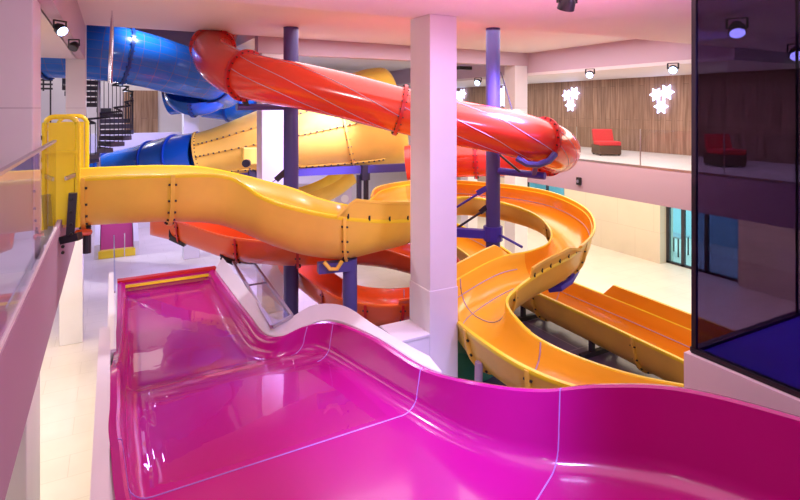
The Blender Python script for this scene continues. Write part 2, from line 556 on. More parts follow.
# near ceiling, lower, and the middle ceiling behind it
mb = bx((-9, -6, ZC + 1.45), (24, 7.5, ZC + 1.95)); struct('ceiling', mb, M['ceil'])
mb = bx((-.6, 7.5, ZC + 1.96), (13.1, 14.6, ZC + 2.3)); struct('ceiling_2', mb, M['ceil2'])
mb = bx((3.5, 14.6, ZC + 1.5), (13.1, 15.0, ZC + 2.3)); struct('trim_1', mb, M['beam'])
mb = bx((3.5, 15.0, ZC + 1.96), (13.1, 28, ZC + 2.3)); struct('ceiling_3', mb, M['ceil2'])
mb = bx((-9, 14.6, ZC + 2.7), (3.5, 28, ZC + 3.6)); struct('ceiling_4', mb, M['fascia'])  # darkened by colour so its reflection in the trough stays dim
mb = bx((-9, 14.6, ZC + 2.31), (13.1, 14.75, ZC + 3.3)); struct('trim_2', mb, M['ceil2'])
mb = bx((-9, 20.0, 6.95), (3.5, 20.3, ZC + 2.7)); struct('reflection_blocker', mb, M['fascia'])  # dark beam added to dim what the trough water reflects
# right gallery: slab, floor, soffit, fascia, walls
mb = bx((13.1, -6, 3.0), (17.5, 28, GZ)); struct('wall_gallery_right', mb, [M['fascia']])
mb = bx((13.1, -6, GZ), (17.5, 28, GZ + .012)); struct('floor_3', mb, M['gfloor'])
mb = bx((13.1, 7.5, ZC + 1.15), (17.5, 28, ZC + 1.25)); mb.box((13.1, 7.42, ZC + 1.15), (17.5, 7.5, ZC + 1.45)); struct('ceiling_5', mb, M['white'])
mb = bx((13.1, 7.5, ZC + 1.25), (13.3, 28, ZC + 2.3)); struct('trim_3', mb, M['beam'])
mb = bx((17.5, -6, GZ), (17.8, 28, ZC + 1.6)); struct('wall_right', mb, M['wood'])
mb = bx((17.5, 12.55, 0), (17.8, 17.2, 3.0)); mb.box((17.5, 19.7, 0), (17.8, 28, 3.0)); mb.box((17.5, 17.2, 2.6), (17.8, 19.7, 3.0)); mb.box((17.5, 17.2, 0), (17.8, 19.7, 1.25))
mb.box((17.8, 12.55, 0), (18.25, 12.75, 3.0)); mb.box((17.5, -6, 0), (18.25, 9.8, 3.0)); struct('wall_right_lower', mb, M['beige'])
# left gallery
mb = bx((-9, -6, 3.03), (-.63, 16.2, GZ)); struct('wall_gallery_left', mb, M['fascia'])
mb = bx((-9, -6, GZ), (-.66, 16.2, GZ + .012)); struct('floor_4', mb, M['gfloor'])
mb = bx((-9, 5.2, ZC + 1.15), (-.72, 14.6, ZC + 1.25)); struct('ceiling_6', mb, M['ceil2'])
mb = bx((-.74, 5.2, ZC + 1.15), (-.56, 14.6, ZC + 2.3)); struct('trim_4', mb, M['beam'])
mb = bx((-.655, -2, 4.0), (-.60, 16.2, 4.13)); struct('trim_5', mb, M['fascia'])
mb = bx((-9.3, -6, 0), (-9, 28, ZC + 3.6)); struct('wall_left', mb, M['white'])
# back
mb = bx((-9, 27.9, 0), (17.8, 28.2, ZC + 3.6)); struct('wall_back', mb, M['white'])
mb = bx((-9, 22.0, 3.0), (13.1, 27.9, GZ)); mb.box((-9, 22.0, GZ), (13.1, 22.2, 4.72)); struct('wall_gallery_back', mb, M['greyw'])
mb = bx((-9, 25.5, GZ), (13.1, 25.7, ZC + 3.3)); struct('wall_back_upper', mb, M['white'])
mb = bx((.45, 25.35, GZ), (1.75, 25.5, 6.4)); struct('door_2', mb, M['woodd'])
mb = bx((-9, -6.3, 0), (24, -6, ZC + 1.45)); struct('wall_front', mb, M['white'])
# columns
def column(x0, y0, x1, y1, z0, z1, lower=None):
    mb = bx((x0, y0, z0), (x1, y1, z1))
    if lower: mb.box(*lower)
    struct('column', mb, M['stoneL'] if z1 != ZC + 1.45 or x0 < 0 else M['white'], bevel=.012)
cX = .615 * 7
column(cX, 7.0, cX + .50, 7.62, 0, ZC + 1.45, ((cX - .012, 6.988, 0), (cX + .512, 7.63, 2.83)))
column(-1.75, 6.49, -.70, 7.16, 4.0, ZC + 1.45)
column(-1.75, 6.03, -.70, 7.1, 0, 3.03)
column(-.96, 14.75, -.55, 15.2, 4.0, ZC + 3.3)
column(-1.10, 14.95, -.62, 15.4, 0, 3.03)
column(3.6, 14.62, 4.3, 15.2, 0, ZC + 1.5)
column(12.5, 14.62, 13.08, 15.2, 0, ZC + 1.5)
column(11.9, 16.6, 12.35, 17.1, 0, 3.9)
column(2.35, 21.3, 2.9, 21.9, 0, ZC + 3.3)
# glass door and window in the lower right wall, with the lit room behind
mb = bx((17.85, 9.8, 0), (17.95, 9.92, 2.7)) 
for y in (11.0, 11.85, 12.43):
    mb.box((17.85, y, 0), (17.95, y + .12, 2.7))
mb.box((17.85, 9.8, 2.6), (17.95, 12.55, 2.72)); mb.box((17.85, 9.8, 0), (17.95, 12.55, .08))
d1 = struct('door_1', mb, M['dark']); mb = bx((17.89, 9.92, .08), (17.91, 12.45, 2.6)); struct('window_1', mb, M['wing'])
mb = bx((17.55, 17.2, 1.25), (17.65, 17.26, 2.6))
for y in (18.3, 19.6): mb.box((17.55, y, 1.25), (17.65, y + .08, 2.6))
mb.box((17.55, 17.2, 2.5), (17.65, 19.7, 2.6)); mb.box((17.55, 17.2, 1.25), (17.65, 19.7, 1.33)); struct('trim_6', mb, M['dark'])
mb = bx((17.59, 17.25, 1.3), (17.61, 19.65, 2.5)); struct('window_2', mb, M['wing'])
mb = bx((22, 6, 0), (22.2, 24, 3)); mb.box((17.8, 5.8, 2.9), (22.2, 24, 3.1)); mb.box((17.8, 5.8, 0), (22.2, 6, 3)); mb.box((17.8, 23.9, 0), (22.2, 24.1, 3)); struct('wall_room', mb, M['cyan'])

# ================================================================== MAGENTA BASIN SLIDE
def Zr(z): return ZC + z
Rr = [(2.0, 12.9, -3.74), (2.02, 11, -3.70), (2.04, 9.6, -3.66), (2.1, 8.7, -3.68), (2.32, 8.3, -3.62), (2.66, 8.2, -3.50), (2.98, 7.82, -3.35), (3.22, 6.89, -3.28), (3.46, 5.86, -3.34),
      (3.72, 4.98, -3.2), (4.1, 4.40, -3.1), (4.59, 4.0, -2.99), (5.10, 3.43, -2.89), (5.50, 2.56, -2.85), (5.85, 1.2, -2.8), (6.0, -.4, -2.7)]
Lr = [(.20, 12.9, -3.74), (.18, 11, -3.70), (.15, 9.6, -3.64), (.12, 8.75, -3.58), (.10, 8.3, -3.5), (.08, 8.0, -3.42), (.08, 7.4, -3.22), (.08, 6.6, -3.2), (.08, 5.80, -3.2),
      (.25, 4.3, -3.2), (1.05, 3.1, -3.15), (1.8, 2.3, -3.1), (2.6, 1.4, -3.0), (3.1, .6, -2.95), (3.4, -.4, -2.9), (3.5, -1.4, -2.8)]
Fz = [-3.98, -3.98, -3.98, -3.97, -3.93, -3.87, -3.85, -3.85, -3.85, -3.85, -3.84, -3.82, -3.80, -3.76, -3.7, -3.6]
ST = catmull([tuple(l) + tuple(r) + (f,) for l, r, f in zip(Lr, Rr, Fz)], 10)
def basin_section(q):
    L = Vector(q[0:3]); R = Vector(q[3:6]); fz = q[6]
    u = Vector((R.x - L.x, R.y - L.y, 0)); w = u.length; u.normalize()
    L.z += ZC; R.z += ZC; fz += ZC
    rad = .22; pts = []
    pts += [L - u * .10 - Vector((0, 0, .05)), L - u * .10, L - u * .03 + Vector((0, 0, .02))]
    pts += [L]
    lo = .05
    for k in range(7):
        a = k / 6 * PI / 2
        pts.append(Vector((L.x, L.y, fz)) + u * (lo + rad - rad * math.cos(a)) + Vector((0, 0, rad - rad * math.sin(a))))
    for k in range(1, 6):
        f = k / 6
        p0 = Vector((L.x, L.y, fz)) + u * (lo + rad); p1 = Vector((R.x, R.y, fz)) - u * (lo + rad)
        pts.append(p0.lerp(p1, f))
    for k in range(7):
        a = (6 - k) / 6 * PI / 2
        pts.append(Vector((R.x, R.y, fz)) - u * (lo + rad - rad * math.cos(a)) + Vector((0, 0, rad - rad * math.sin(a))))
    pts += [R, R + u * .03 + Vector((0, 0, .02)), R + u * .10, R + u * .10 - Vector((0, 0, .05))]
    return pts
basin = thing('basin_slide', (2.0, 6.0, 0), 'wide glossy magenta slide sweeping from the lower right into a long trough', 'water slide')
mb = MB(); secs = [basin_section(q) for q in ST]; m_ = len(secs[0])
for s_ in secs: mb.v += [tuple(p) for p in s_]
nn = len(secs) * m_
for s_ in secs: mb.v += [tuple(p - Vector((0, 0, .06))) for p in s_]
for i in range(len(secs) - 1):
    for k in range(m_ - 1):
        a = i * m_ + k
        mb.f.append((a, a + 1, a + 1 + m_, a + m_)); mb.m.append(0)
        mb.f.append((nn + a, nn + a + m_, nn + a + 1 + m_, nn + a + 1)); mb.m.append(0)
    for k in (0, m_ - 1):
        a = i * m_ + k; mb.f.append((a, a + m_, nn + a + m_, nn + a)); mb.m.append(0)
# far end wall
f0 = secs[0]; base = len(mb.v)
o = obj('shell', mb, M['pink'], basin, smooth=True)
mb = bx((.1, 12.88, Zr(-4.2)), (2.1, 12.98, Zr(-3.74))); obj('end_wall', mb, M['pink'], basin)
mb = bx((.1, 12.86, Zr(-3.74)), (2.12, 13.04, Zr(-3.69))); obj('end_rail', mb, M['redfl'], basin)
mb = bx((.2, 12.80, Zr(-3.845)), (2.0, 12.87, Zr(-3.80))); obj('lip_strip', mb, M['yellow_rim'], basin)
for u in (8.0, 10.35):
    x = u * 10; i = int(x); f = x - i; q = [a + (b - a) * f for a, b in zip(ST[i], ST[i + 1])]
    mb = MB(); mb.rods([p + Vector((0, 0, .003)) for p in basin_section(q)[2:-2]], .0075, 5); obj('seam', mb, M['seamp'], basin, smooth=True)
for u in (5.25, 6.1):
    x = u * 10; i = int(x); q = ST[i]
    mb = MB(); mb.rods([p for p in basin_section(q)[-11:-3]], .006, 5); obj('seam', mb, M['seamp'], basin, smooth=True)
# supporting skirt under the slide
mb = MB()
poly = [(q[0] + .06, q[1]) for q in ST[::4]] + [(q[3] - .06, q[4]) for q in ST[::4]][::-1]
mb.prism(poly, 0, Zr(-4.25)); obj('plinth', mb, M['white'], basin)
# water lying in the trough
mb = MB()
W = 24; H = 48
for j in range(H + 1):
    for i in range(W + 1):
        y = 8.12 + (12.87 - 8.12) * j / H; xr = 1.98 if y > 8.6 else 1.98 + (8.6 - y) * .5
        x = .24 + (xr - .24) * i / W
        mb.v.append((x, y, Zr(-3.86)))
for j in range(H):
    for i in range(W):
        a = j * (W + 1) + i; mb.f.append((a, a + 1, a + W + 2, a + W + 1)); mb.m.append(0)
o = obj('water', mb, M['water'], None, smooth=True); tag(o, 'still clear water lying in the long magenta trough', 'water', kind='stuff')
# rippled film over the near floor
mb = MB(); W = 70; H = 150
for j in range(H + 1):
    for i in range(W + 1):
        y = 5.9 + (8.2 - 5.9) * j / H; xr = 2.62 if y > 7.9 else 2.95 + (6.8 - y) * .10
        xr = min(xr, 3.0)
        x = .30 + (xr - .30) * i / W
        e = max(0, 1 - abs(y - 7.93 + .08 * math.sin(x * 3)) / .34)
        el = max(0, 1 - abs(x - .42) / .22)
        z = .016 + .075 * e * (.6 + .4 * math.sin(y * 26 + math.sin(x * 2.2) * 1.2 + .4 * math.sin(x * 7))) +   .035 * el * math.sin(x * 34 + .6 * math.sin(y * 3)) ** 2
        z += .016 * e * math.sin(y * 74 + 1.5 * math.sin(x * 1.7) + .8 * math.sin(x * 5.1)) + .010 * el * math.sin(x * 85 + math.sin(y * 4))
        if y > 8.0: z -= (y - 8.0) * .35
        mb.v.append((x, y, Zr(-3.845) + max(z, .004)))
for j in range(H):
    for i in range(W):
        a = j * (W + 1) + i; mb.f.append((a, a + 1, a + W + 2, a + W + 1)); mb.m.append(0)
o = obj('water', mb, M['ripple'], None, smooth=True); tag(o, 'thin rippling water spilling over the lip of the magenta slide', 'water', kind='stuff')

# left side wall of the trough and its glass
mb = bx((-.06, 8.9, 0), (.055, 13.1, Zr(-3.55))); mb.box((-.16, 2.5, 0), (-.02, 8.9, Zr(-3.2)))
mb.box((-.02, 2.5, 0), (.025, 6.5, Zr(-3.24))); o = struct('wall_trough_left', mb, M['white'])
t = thing('glass_screen', (-.04, 10, Zr(-3.55)), 'frameless glass panel on the wall left of the magenta trough', 'glass panel')
obj('pane', bx((.03, 9.0, Zr(-3.55)), (.045, 13.0, Zr(-2.75))), M['glassL'], t)
obj('edge_rail', bx((.027, 9.0, Zr(-2.75)), (.048, 13.0, Zr(-2.73))), M['steel'], t)
# white parapet on the right of the trough: follows the magenta rim
outer = [(2.28, 12.95, -3.50), (2.3, 11, -3.50), (2.32, 9.6, -3.50), (2.42, 8.95, -3.56), (2.62, 8.72, -3.50), (2.98, 8.55, -3.30), (3.30, 8.02, -3.20), (3.45, 7.2, -3.24), (3.66, 6.3, -3.30), (3.86, 5.3, -3.24), (4.22, 4.65, -3.12)]
inn_ = [(r[0] + .10, r[1] + (.08 if 4 <= i <= 6 else 0), r[2]) for i, r in enumerate(Rr[:11])]
PW = catmull([a + b for a, b in zip(inn_, outer)], 8)
mb = MB()
for q in PW[:67]:
    ax, ay, az, bx_, by, bz = q
    mb.v += [(ax, ay, 0), (ax, ay, Zr(az) + .01), (ax + .01, ay, Zr(az) + .02), (bx_, by, Zr(bz)), (bx_, by, 0)]
for i in range(66):
    for k in range(5):
        a = i * 5 + k; b = i * 5 + (k + 1) % 5
        mb.f.append((a, b, b + 5, a + 5)); mb.m.append(0)
mb.f += [(0, 1, 2, 3, 4)[::-1], tuple(330 + k for k in range(5))]; mb.m += [0, 0]
struct('wall_parapet', mb, M['white'], smooth=True)
# leaning glass strip beside the trough
g = thing('glass_screen', (2.5, 10, Zr(-3.5)), 'long slanted glass panel with grey metal frame on the white parapet', 'glass panel')
a = U(233, 262, 12.4); b = U(272, 327, 8.55); c = U(292, 316, 8.9); d = U(254, 263, 12.8)
def quad(n, pts, th, m, par):
    nrm = (pts[1] - pts[0]).cross(pts[3] - pts[0]).normalized() * th
    mb = MB(); mb.add([p - nrm for p in pts] + [p + nrm for p in pts], [(0, 1, 2, 3), (7, 6, 5, 4), (0, 4, 5, 1), (1, 5, 6, 2), (2, 6, 7, 3), (3, 7, 4, 0)])
    return obj(n, mb, m, par)
quad('pane', [a, b, c, d], .008, M['glassL'], g)
for p, q in ((a, b), (b, c), (c, d), (d, a)):
    mb = MB(); mb.beam(p, q, .05, .05); obj('frame_bar', mb, M['steel'], g)
mb = MB(); mb.beam(a.lerp(b, .45), d.lerp(c, .45), .03, .03); obj('frame_bar', mb, M['steel'], g)
# low ledge left of the big column
mb = bx((3.76, 6.99, 0), (cX - .013, 7.6, 2.14)); mb.box((3.74, 6.97, 2.14), (cX - .013, 7.62, 2.19)); struct('trim_7', mb, M['white'], bevel=.01)

# ================================================================== YELLOW OPEN SLIDE
def S(l, r, dep): return tuple(l) + tuple(r) + (dep,)
def UU(px, py, d): return tuple(U(px, py, d))
# left rim = far side while running to the right
def rimpair(near, far, dep): return tuple(U(*far)) + tuple(U(*near)) + (dep,)
YA = [S((-.75, 9.95, Zr(-.98)), (-.75, 8.72, Zr(-.98)), .74),
      S((-.1, 9.95, Zr(-.98)), (-.1, 8.72, Zr(-.98)), .75),
      S((.8, 9.97, Zr(-1.0)), (.8, 8.70, Zr(-1.0)), .78),
      S((1.6, 10.0, Zr(-1.10)), (1.6, 8.72, Zr(-1.08)), .84),
      rimpair((264, 197, 8.4), (285, 187, 9.9), .86),
      rimpair((302, 209, 8.5), (318, 199, 10.0), .84),
      rimpair((345, 217, 8.7), (350, 206, 10.2), .78),
      rimpair((390, 220, 9.4), (362, 204, 10.9), .66),
      rimpair((425, 216, 10.5), (372, 200, 11.9), .64),
      rimpair((440, 206, 12.2), (385, 190, 13.2), .62),
      rimpair((447, 199, 13.6), (420, 184, 15.2), .62),
      rimpair((470, 197, 14.4), (455, 184, 15.8), .62),
      rimpair((505, 203, 14.25), (505, 188, 15.7), .62),
      rimpair((535, 214, 13.6), (550, 196, 15.0), .62),
      rimpair((551, 229, 12.8), (583, 212, 13.8), .62),
      rimpair((550, 243, 12.0), (591, 232, 12.4), .62),
      rimpair((530, 252, 11.4), (573, 252, 10.9), .62),
      rimpair((500, 258, 11.1), (538, 272, 9.9), .62),
      rimpair((468, 274, 10.6), (512, 291, 9.25), .62),
      rimpair((447, 290, 9.8), (505, 303, 8.85), .62),
      rimpair((455, 315, 8.75), (513, 318, 8.5), .60),
      rimpair((484, 340, 7.75), (534, 338, 8.15), .58),
      rimpair((530, 368, 7.0), (575, 358, 7.9), .56),
      rimpair((595, 391, 6.55), (630, 376, 7.7), .55),
      rimpair((690, 410, 6.55), (690, 388, 7.7), .54),
      rimpair((760, 420, 6.75), (745, 396, 7.8), .54)]
ys = thing('open_flume_slide', (1, 9.3, GZ), 'yellow open flume slide from the yellow entry gate round a double bend', 'water slide')
FA = Flume(YA, sub=8)
N = len(YA) - 1
FA.build('trough', M['yellow'], M['yellow_out'], M['yellow_rim'], ys, 0, 3.0)
FA.build('trough', M['yellow'], M['yellow_out'], M['yellow_rim'], ys, 3.0, 6.0)
FA.build('trough', M['yellow'], M['yellow_out'], M['yellow_rim'], ys, 6.0, 9.6)
FA.build('trough', M['orange'], M['yellow_out'], M['yellow_rim'], ys, 9.6, 13.6)
FA.build('trough', M['orange'], M['yellow_out'], M['yellow_rim'], ys, 13.6, 16.2)
FA.build('trough', M['yellow'], M['yellow_out'], M['yellow_rim'], ys, 16.2, 19.4)
FA.build('trough', M['yellow'], M['yellow_out'], M['yellow_rim'], ys, 19.4, N)
for u in (.62, 2.0, 6.0, 9.6, 13.6, 15.6, 17.9, 20.6, 22.0, 23.4):
    FA.flange(u, M['yellow_out'], M['black'], ys, nb=11 if u < 7 else 9)
FA.panel('R', 5.85, 9.4, .34, M['yellow'], M['yellow_out'], ys, nb=8)
FA.panel('L', 8.2, 15.9, .10, M['orange'], M['yellow_out'], ys)
FA.panel('R', 16.7, 20.3, .26, M['yellow'], M['yellow_out'], ys)
FA.panel('L', 15.9, 17.3, .22, M['yellow'], M['yellow_out'], ys, nb=6)
for fr, u0, u1 in ((.12, 10, 16.5), (.62, 16.5, 19.5), (.86, 16.5, 24.5)):
    FA.seam_along(fr, u0, u1, M['seam'], ys)
for u in (18.3, 21.2, 24): FA.seam_across(u, M['seam'], ys)

# entry gate: bright yellow tube hoops and sheet
gt = thing('entry_gate', (-.6, 9.3, GZ), 'bright yellow tubular gate with sheet panel at the slide entrance', 'gate')
def hoop(p, q, zb, zt, r, par, name='hoop', m='yellow_rim', rad=.12):
    p = Vector(p); q = Vector(q); d = (q - p).normalized(); L = (q - p).length
    pts = [Vector((p.x, p.y, zb))]
    for k in range(7):
        a = k / 6 * PI / 2; pts.append(p + d * (rad - rad * math.cos(a)) + Vector((0, 0, zt - rad + rad * math.sin(a) - p.z)))
    for k in range(7):
        a = (6 - k) / 6 * PI / 2; pts.append(q - d * (rad - rad * math.cos(a)) + Vector((0, 0, zt - rad + rad * math.sin(a) - q.z)))
    pts.append(Vector((q.x, q.y, zb)))
    mb = MB(); mb.rods(pts, r, 12); return obj(name, mb, M[m], par, smooth=True)
hoop((-.80, 8.62, 0), (-.42, 8.62, 0), 4.0, Zr(-.12), .035, gt)
hoop((-.74, 10.05, 0), (-.36, 10.05, 0), 4.0, Zr(-.13), .035, gt)
hoop((-.80, 8.62, 0), (-.78, 10.05, 0), 4.02, Zr(-.30), .028, gt)
obj('sheet_panel', bx((-.76, 8.605, 4.05), (-.46, 8.635, Zr(-.20))), M['yellow_rim'], gt)
obj('sheet_panel', bx((-.70, 10.03, 4.55), (-.40, 10.06, Zr(-.22))), M['yellow_rim'], gt)
obj('cross_rail', bx((-.80, 8.57, Zr(-.62)), (-.42, 8.60, Zr(-.58))), M['yellow_rim'], gt)
for z in (-.4, -.55, -.7, -.85):
    mb = MB(); mb.rods([(-.83, 8.58, Zr(z)), (-.86, 8.58, Zr(z))], .03, 8); obj('hinge_knob', mb, M['black'], gt)
mb = MB(); mb.beam((-.55, 8.45, Zr(-.95)), (-.45, 8.6, Zr(-.92)), .03, .05); obj('latch', mb, M['steel'], gt)

# clamp bracket below the gate
bk = thing('mounting_bracket', (-.5, 8.5, 3.6), 'dark steel mounting bracket bolting the yellow flume to the left slab edge', 'bracket')
a = U(73, 193, 7.25); b = U(70, 238, 7.25)
mb = MB(); mb.beam(a, b, .10, .07); obj('plate', mb, M['dark'], bk)
mb = MB(); mb.beam(U(62, 240, 7.25), U(80, 236, 7.25), .12, .10); obj('foot', mb, M['dark'], bk)
mb = MB(); mb.rods([U(87, 226, 7.9), U(87, 253, 7.9)], .055, 10); obj('pipe', mb, M['dark'], bk)
mb = MB(); mb.rods([U(78, 233, 7.6), U(89, 232, 7.9)], .05, 10); obj('pipe', mb, M['redor'], bk)
for y in (200, 212, 224, 234, 246, 252):
    p = U(71 if y < 240 else 63, y, 7.17); mb = MB(); mb.rods([p, p + Vector((0, -.05, 0))], .022, 6); obj('bolt', mb, M['black'], bk)

# ================================================================== LOW YELLOW RUN-OUT
rl = [S((10.2, 15.0, 1.75), (8.9, 15.0, 1.75), .55), S((10.55, 13.6, 1.45), (9.2, 13.4, 1.45), .58), S((10.65, 12.2, 1.15), (9.32, 12.2, 1.15), .78),
      S((10.65, 10.6, 1.06), (9.35, 10.6, 1.06), .78), S((10.65, 8.6, 1.03), (9.35, 8.6, 1.03), .78), S((10.6, 6.4, 1.0), (9.3, 6.4, 1.0), .78), S((10.5, 4.6, 1.0), (9.2, 4.6, 1.0), .78)]
rs = thing('run_out_flume', (9.9, 9, 0), 'low straight orange flume lying on the floor left of the dark glass', 'water slide')
FR = Flume(rl, sub=8)
FR.build('trough', M['orange'], M['yellow_out'], M['yellow_rim'], rs, 0, 3.2); FR.build('trough', M['orange'], M['yellow_out'], M['yellow_rim'], rs, 3.2, 6)
for u in (1.5, 3.2, 4.6): FR.flange(u, M['yellow_out'], M['black'], rs)
FR.panel('L', 3.7, 6, .30, M['orange'], M['yellow_out'], rs, ramp=.05)
FR.seam_along(.12, 0, 6, M['seam'], rs); FR.seam_across(3.0, M['seam'], rs)
for y in (13.2, 10.9, 8.6, 6.5):
    mb = bx((9.25, y - .06, 0), (10.7, y + .06, .12)); mb.box((9.55, y - .05, .1), (9.65, y + .05, .5)); mb.box((10.3, y - .05, .1), (10.4, y + .05, .5))
    obj('floor_stand', mb, M['dark'], rs)

# ================================================================== RED OPEN FLUME LOOP
rd = thing('red_open_flume', (5, 12, 0), 'orange red open flume looping below the yellow flume', 'water slide')
RDp = [S(UU(150, 205, 15.2), UU(150, 216, 13.9), .6),
       S(UU(190, 215, 14.5), UU(180, 222, 13.2), .6),
       S(UU(235, 228, 13.6), UU(225, 236, 12.3), .6),
       S(UU(285, 233, 13.4), UU(280, 242, 11.6), .6),
       S(UU(330, 233, 13.7), UU(335, 242, 12.3), .6),
       S(UU(365, 235, 14.9), UU(375, 247, 13.6), .6),
       S(UU(400, 240, 15.9), UU(400, 254, 14.4), .6),
       S(UU(440, 250, 15.6), UU(430, 264, 14.1), .6),
       S(UU(458, 268, 13.9), UU(440, 276, 13.3), .58),
       S(UU(455, 286, 12.2), UU(435, 285, 12.9), .58),
       S(UU(430, 298, 11.3), UU(415, 288, 12.6), .56),
       S(UU(390, 305, 11.0), UU(385, 290, 12.4), .55),
       S(UU(350, 301, 11.2), UU(352, 285, 12.6), .55),
       S(UU(322, 289, 11.9), UU(330, 272, 13.3), .55),
       S(UU(298, 272, 13.2), UU(306, 258, 14.6), .55),
       S(UU(277, 255, 14.8), UU(285, 244, 16.2), .55)]
FD = Flume(RDp, sub=8)
FD.build('trough', M['redor'], M['redor'], M['redor'], rd, 0, 3.3); FD.build('trough', M['redor'], M['redor'], M['redor'], rd, 3.3, 8); FD.build('trough', M['redor'], M['redor'], M['redor'], rd, 8, 15)
for u in (.9, 2.2, 3.3, 6.5, 10.7, 11.6, 13): FD.flange(u, M['redfl'], M['black'], rd, nb=9)
for u in (5.4, 10.4, 12.4): FD.seam_across(u, M['seam'], rd)
FD.panel('L', 3.5, 10.8, .14, M['redor'], M['redor'], rd)
for px, py, d in ((177, 243, 13.5), (228, 262, 12.6)):
    a = U(px - 6, py - 6, d); b = U(px + 9, py + 1, d)
    mb = MB(); mb.beam(a, b, .16, .12); mb.beam(U(px - 6, py - 14, d), a, .1, .1); obj('hanger', mb, M['dark'], rd)

# ================================================================== RED TUBE
RT = [tuple(U(226, 18, 15.8)) + (.50,), tuple(U(218, 34, 14.6)) + (.50,), tuple(U(213, 54, 13.3)) + (.50,), tuple(U(228, 69, 12.3)) + (.52,), tuple(U(256, 78, 11.75)) + (.51,),
      tuple(U(300, 86, 11.7)) + (.51,), tuple(U(350, 97, 11.8)) + (.51,), tuple(U(400, 110, 11.9)) + (.51,), tuple(U(450, 121.5, 12.0)) + (.51,), tuple(U(500, 131, 12.05)) + (.51,),
      tuple(U(535, 140, 12.1)) + (.51,), tuple(U(556, 148, 12.7)) + (.51,), tuple(U(556, 153, 13.9)) + (.51,), tuple(U(530, 156, 14.75)) + (.51,),
      tuple(U(490, 158, 15.1)) + (.51,), tuple(U(440, 160, 15.3)) + (.51,), tuple(U(395, 164, 15.4)) + (.50,)]
TR = Tube(RT, sub=8, seg=36)
rt = thing('closed_tube_slide', (6, 12, ZC), 'long glossy red closed tube slide crossing below the ceiling', 'water slide')
for a, b in ((0, 1.7), (1.7, 3.7), (3.7, 7.0), (7.0, 10.2), (10.2, 12.4), (12.4, 14.3), (14.3, 15.75)):
    TR.build('tube_section', M['red'], rt, a, b)
for u in (1.7, 3.7, 7.0, 10.2, 12.4, 14.3): TR.flange(u, M['redfl'], rt, nb=20, h=.075, br=.017)
for k, (a0, a1) in enumerate(((1.3, -.9), (2.1, .15), (.6, -1.5))):
    for (x, y) in ((3.7, 7.0), (7.0, 10.2), (10.2, 12.2)):
        TR.seam(a0 + PI * 0 , a1, x, y, M['seam'], rt, .007)

# ================================================================== BLUE TUBES
TB = Tube([(-3.8, 17.4, ZC + 1.55, .76), (-1.8, 16.7, ZC + 1.55, .76), (-.3, 16.3, ZC + 1.5, .76), (.8, 16.4, ZC + 1.33, .75), (1.7, 16.7, ZC + 1.12, .74), (2.75, 17.25, ZC + .93, .72), (3.25, 18.2, ZC + .70, .70),
           (2.5, 19.1, ZC + .55, .68), (1.7, 19.5, ZC + .42, .66)], sub=10, seg=40)
bt = thing('blue_tube_slide', (0, 16.5, ZC), 'large blue closed tube slide with grid lines at the upper left', 'water slide')
for a, b in ((0, 2.55), (2.55, 5.0), (5.0, 8)): TB.build('tube_section', M['blueg'], bt, a, b)
for u in (1.2, 2.55, 5.0): TB.flange(u, M['bluefl'], bt, nb=22, h=.06, br=.016)
# open blue curl below it
TC = Tube([tuple(U(176, 88, 17.4)) + (.40,), tuple(U(181, 98, 16.8)) + (.42,), tuple(U(196, 102, 16.6)) + (.43,), tuple(U(212, 98, 17.0)) + (.43,), tuple(U(222, 90, 18.0)) + (.42,)], sub=8, seg=28)
bc = thing('blue_flume_curl', (2, 17, ZC), 'glossy blue open flume curl just under the big blue tube end', 'water slide')
TC.build('trough', M['blue'], bc, 0, 4, a0=PI * .95, a1=PI * 2.05)
for u in (.15, 1.9, 3.7): TC.flange(u, M['bluefl'], bc, nb=12, a0=PI * .95, a1=PI * 2.05)
# blue flume far behind
TBB = Tube([tuple(U(205, 104, 19.5)) + (.5,), tuple(U(240, 108, 19.3)) + (.5,), tuple(U(290, 112, 19.2)) + (.5,)], sub=6, seg=28)
bb_ = thing('blue_back_tube', tuple(U(240, 108, 19.4)), 'short blue tube glimpsed left of the lilac column behind the red tube', 'water slide')
TBB.build('tube_section', M['blue'], bb_, 0, 2); TBB.flange(.75, M['bluefl'], bb_, bolts=False); TBB.flange(1.4, M['bluefl'], bb_, bolts=False)
# lower ribbed blue tube
TL = Tube([tuple(U(70, 188, 18.6)) + (.60,), tuple(U(110, 172, 18.2)) + (.64,), tuple(U(140, 166, 17.9)) + (.69,), tuple(U(170, 159, 17.6)) + (.73,), tuple(U(201, 155, 17.4)) + (.76,)], sub=8, seg=40)
lb = thing('ribbed_blue_tube', tuple(U(150, 165, 17.8)), 'lower blue tube with raised ribs feeding the yellow cone', 'water slide')
for a, b in ((0, 1.0), (1.0, 2.45), (2.45, 3.2), (3.2, 4)): TL.build('tube_section', M['blue'], lb, a, b)
for u in (1.0, 2.45, 3.2): TL.flange(u, M['bluefl'], lb, bolts=False, h=.05)

# ================================================================== YELLOW CONE
c0 = U(200, 156, 17.4); c1 = U(392, 116, 18.1)
ax = (c1 - c0); L_ = ax.length
prof = [(0, .76), (.08, .80), (.2, .93), (.35, 1.12), (.5, 1.32), (.62, 1.46), (.75, 1.60), (.86, 1.70), (.94, 1.72), (1.0, 1.66), (1.03, 1.5), (1.045, 1.2), (1.05, .8), (1.052, .3)]
TY = Tube([tuple(c0 + ax * f) + (r,) for f, r in prof], sub=4, seg=56)
cn = thing('cone_slide', tuple(c0.lerp(c1, .5)), 'huge yellow funnel shaped slide body flaring out behind the red tube', 'water slide')
TY.build('funnel_shell', M['yellow_out'], cn, 0, 6.0)
TY.build('funnel_shell', M['yellow_out'], cn, 6.0, 13)
for u in (.05, 6.0): TY.flange(u, M['yellow_out'], cn, nb=40, h=.05, th=.03, br=.018)
p, r, t_, a_, b_ = TY.at(3)
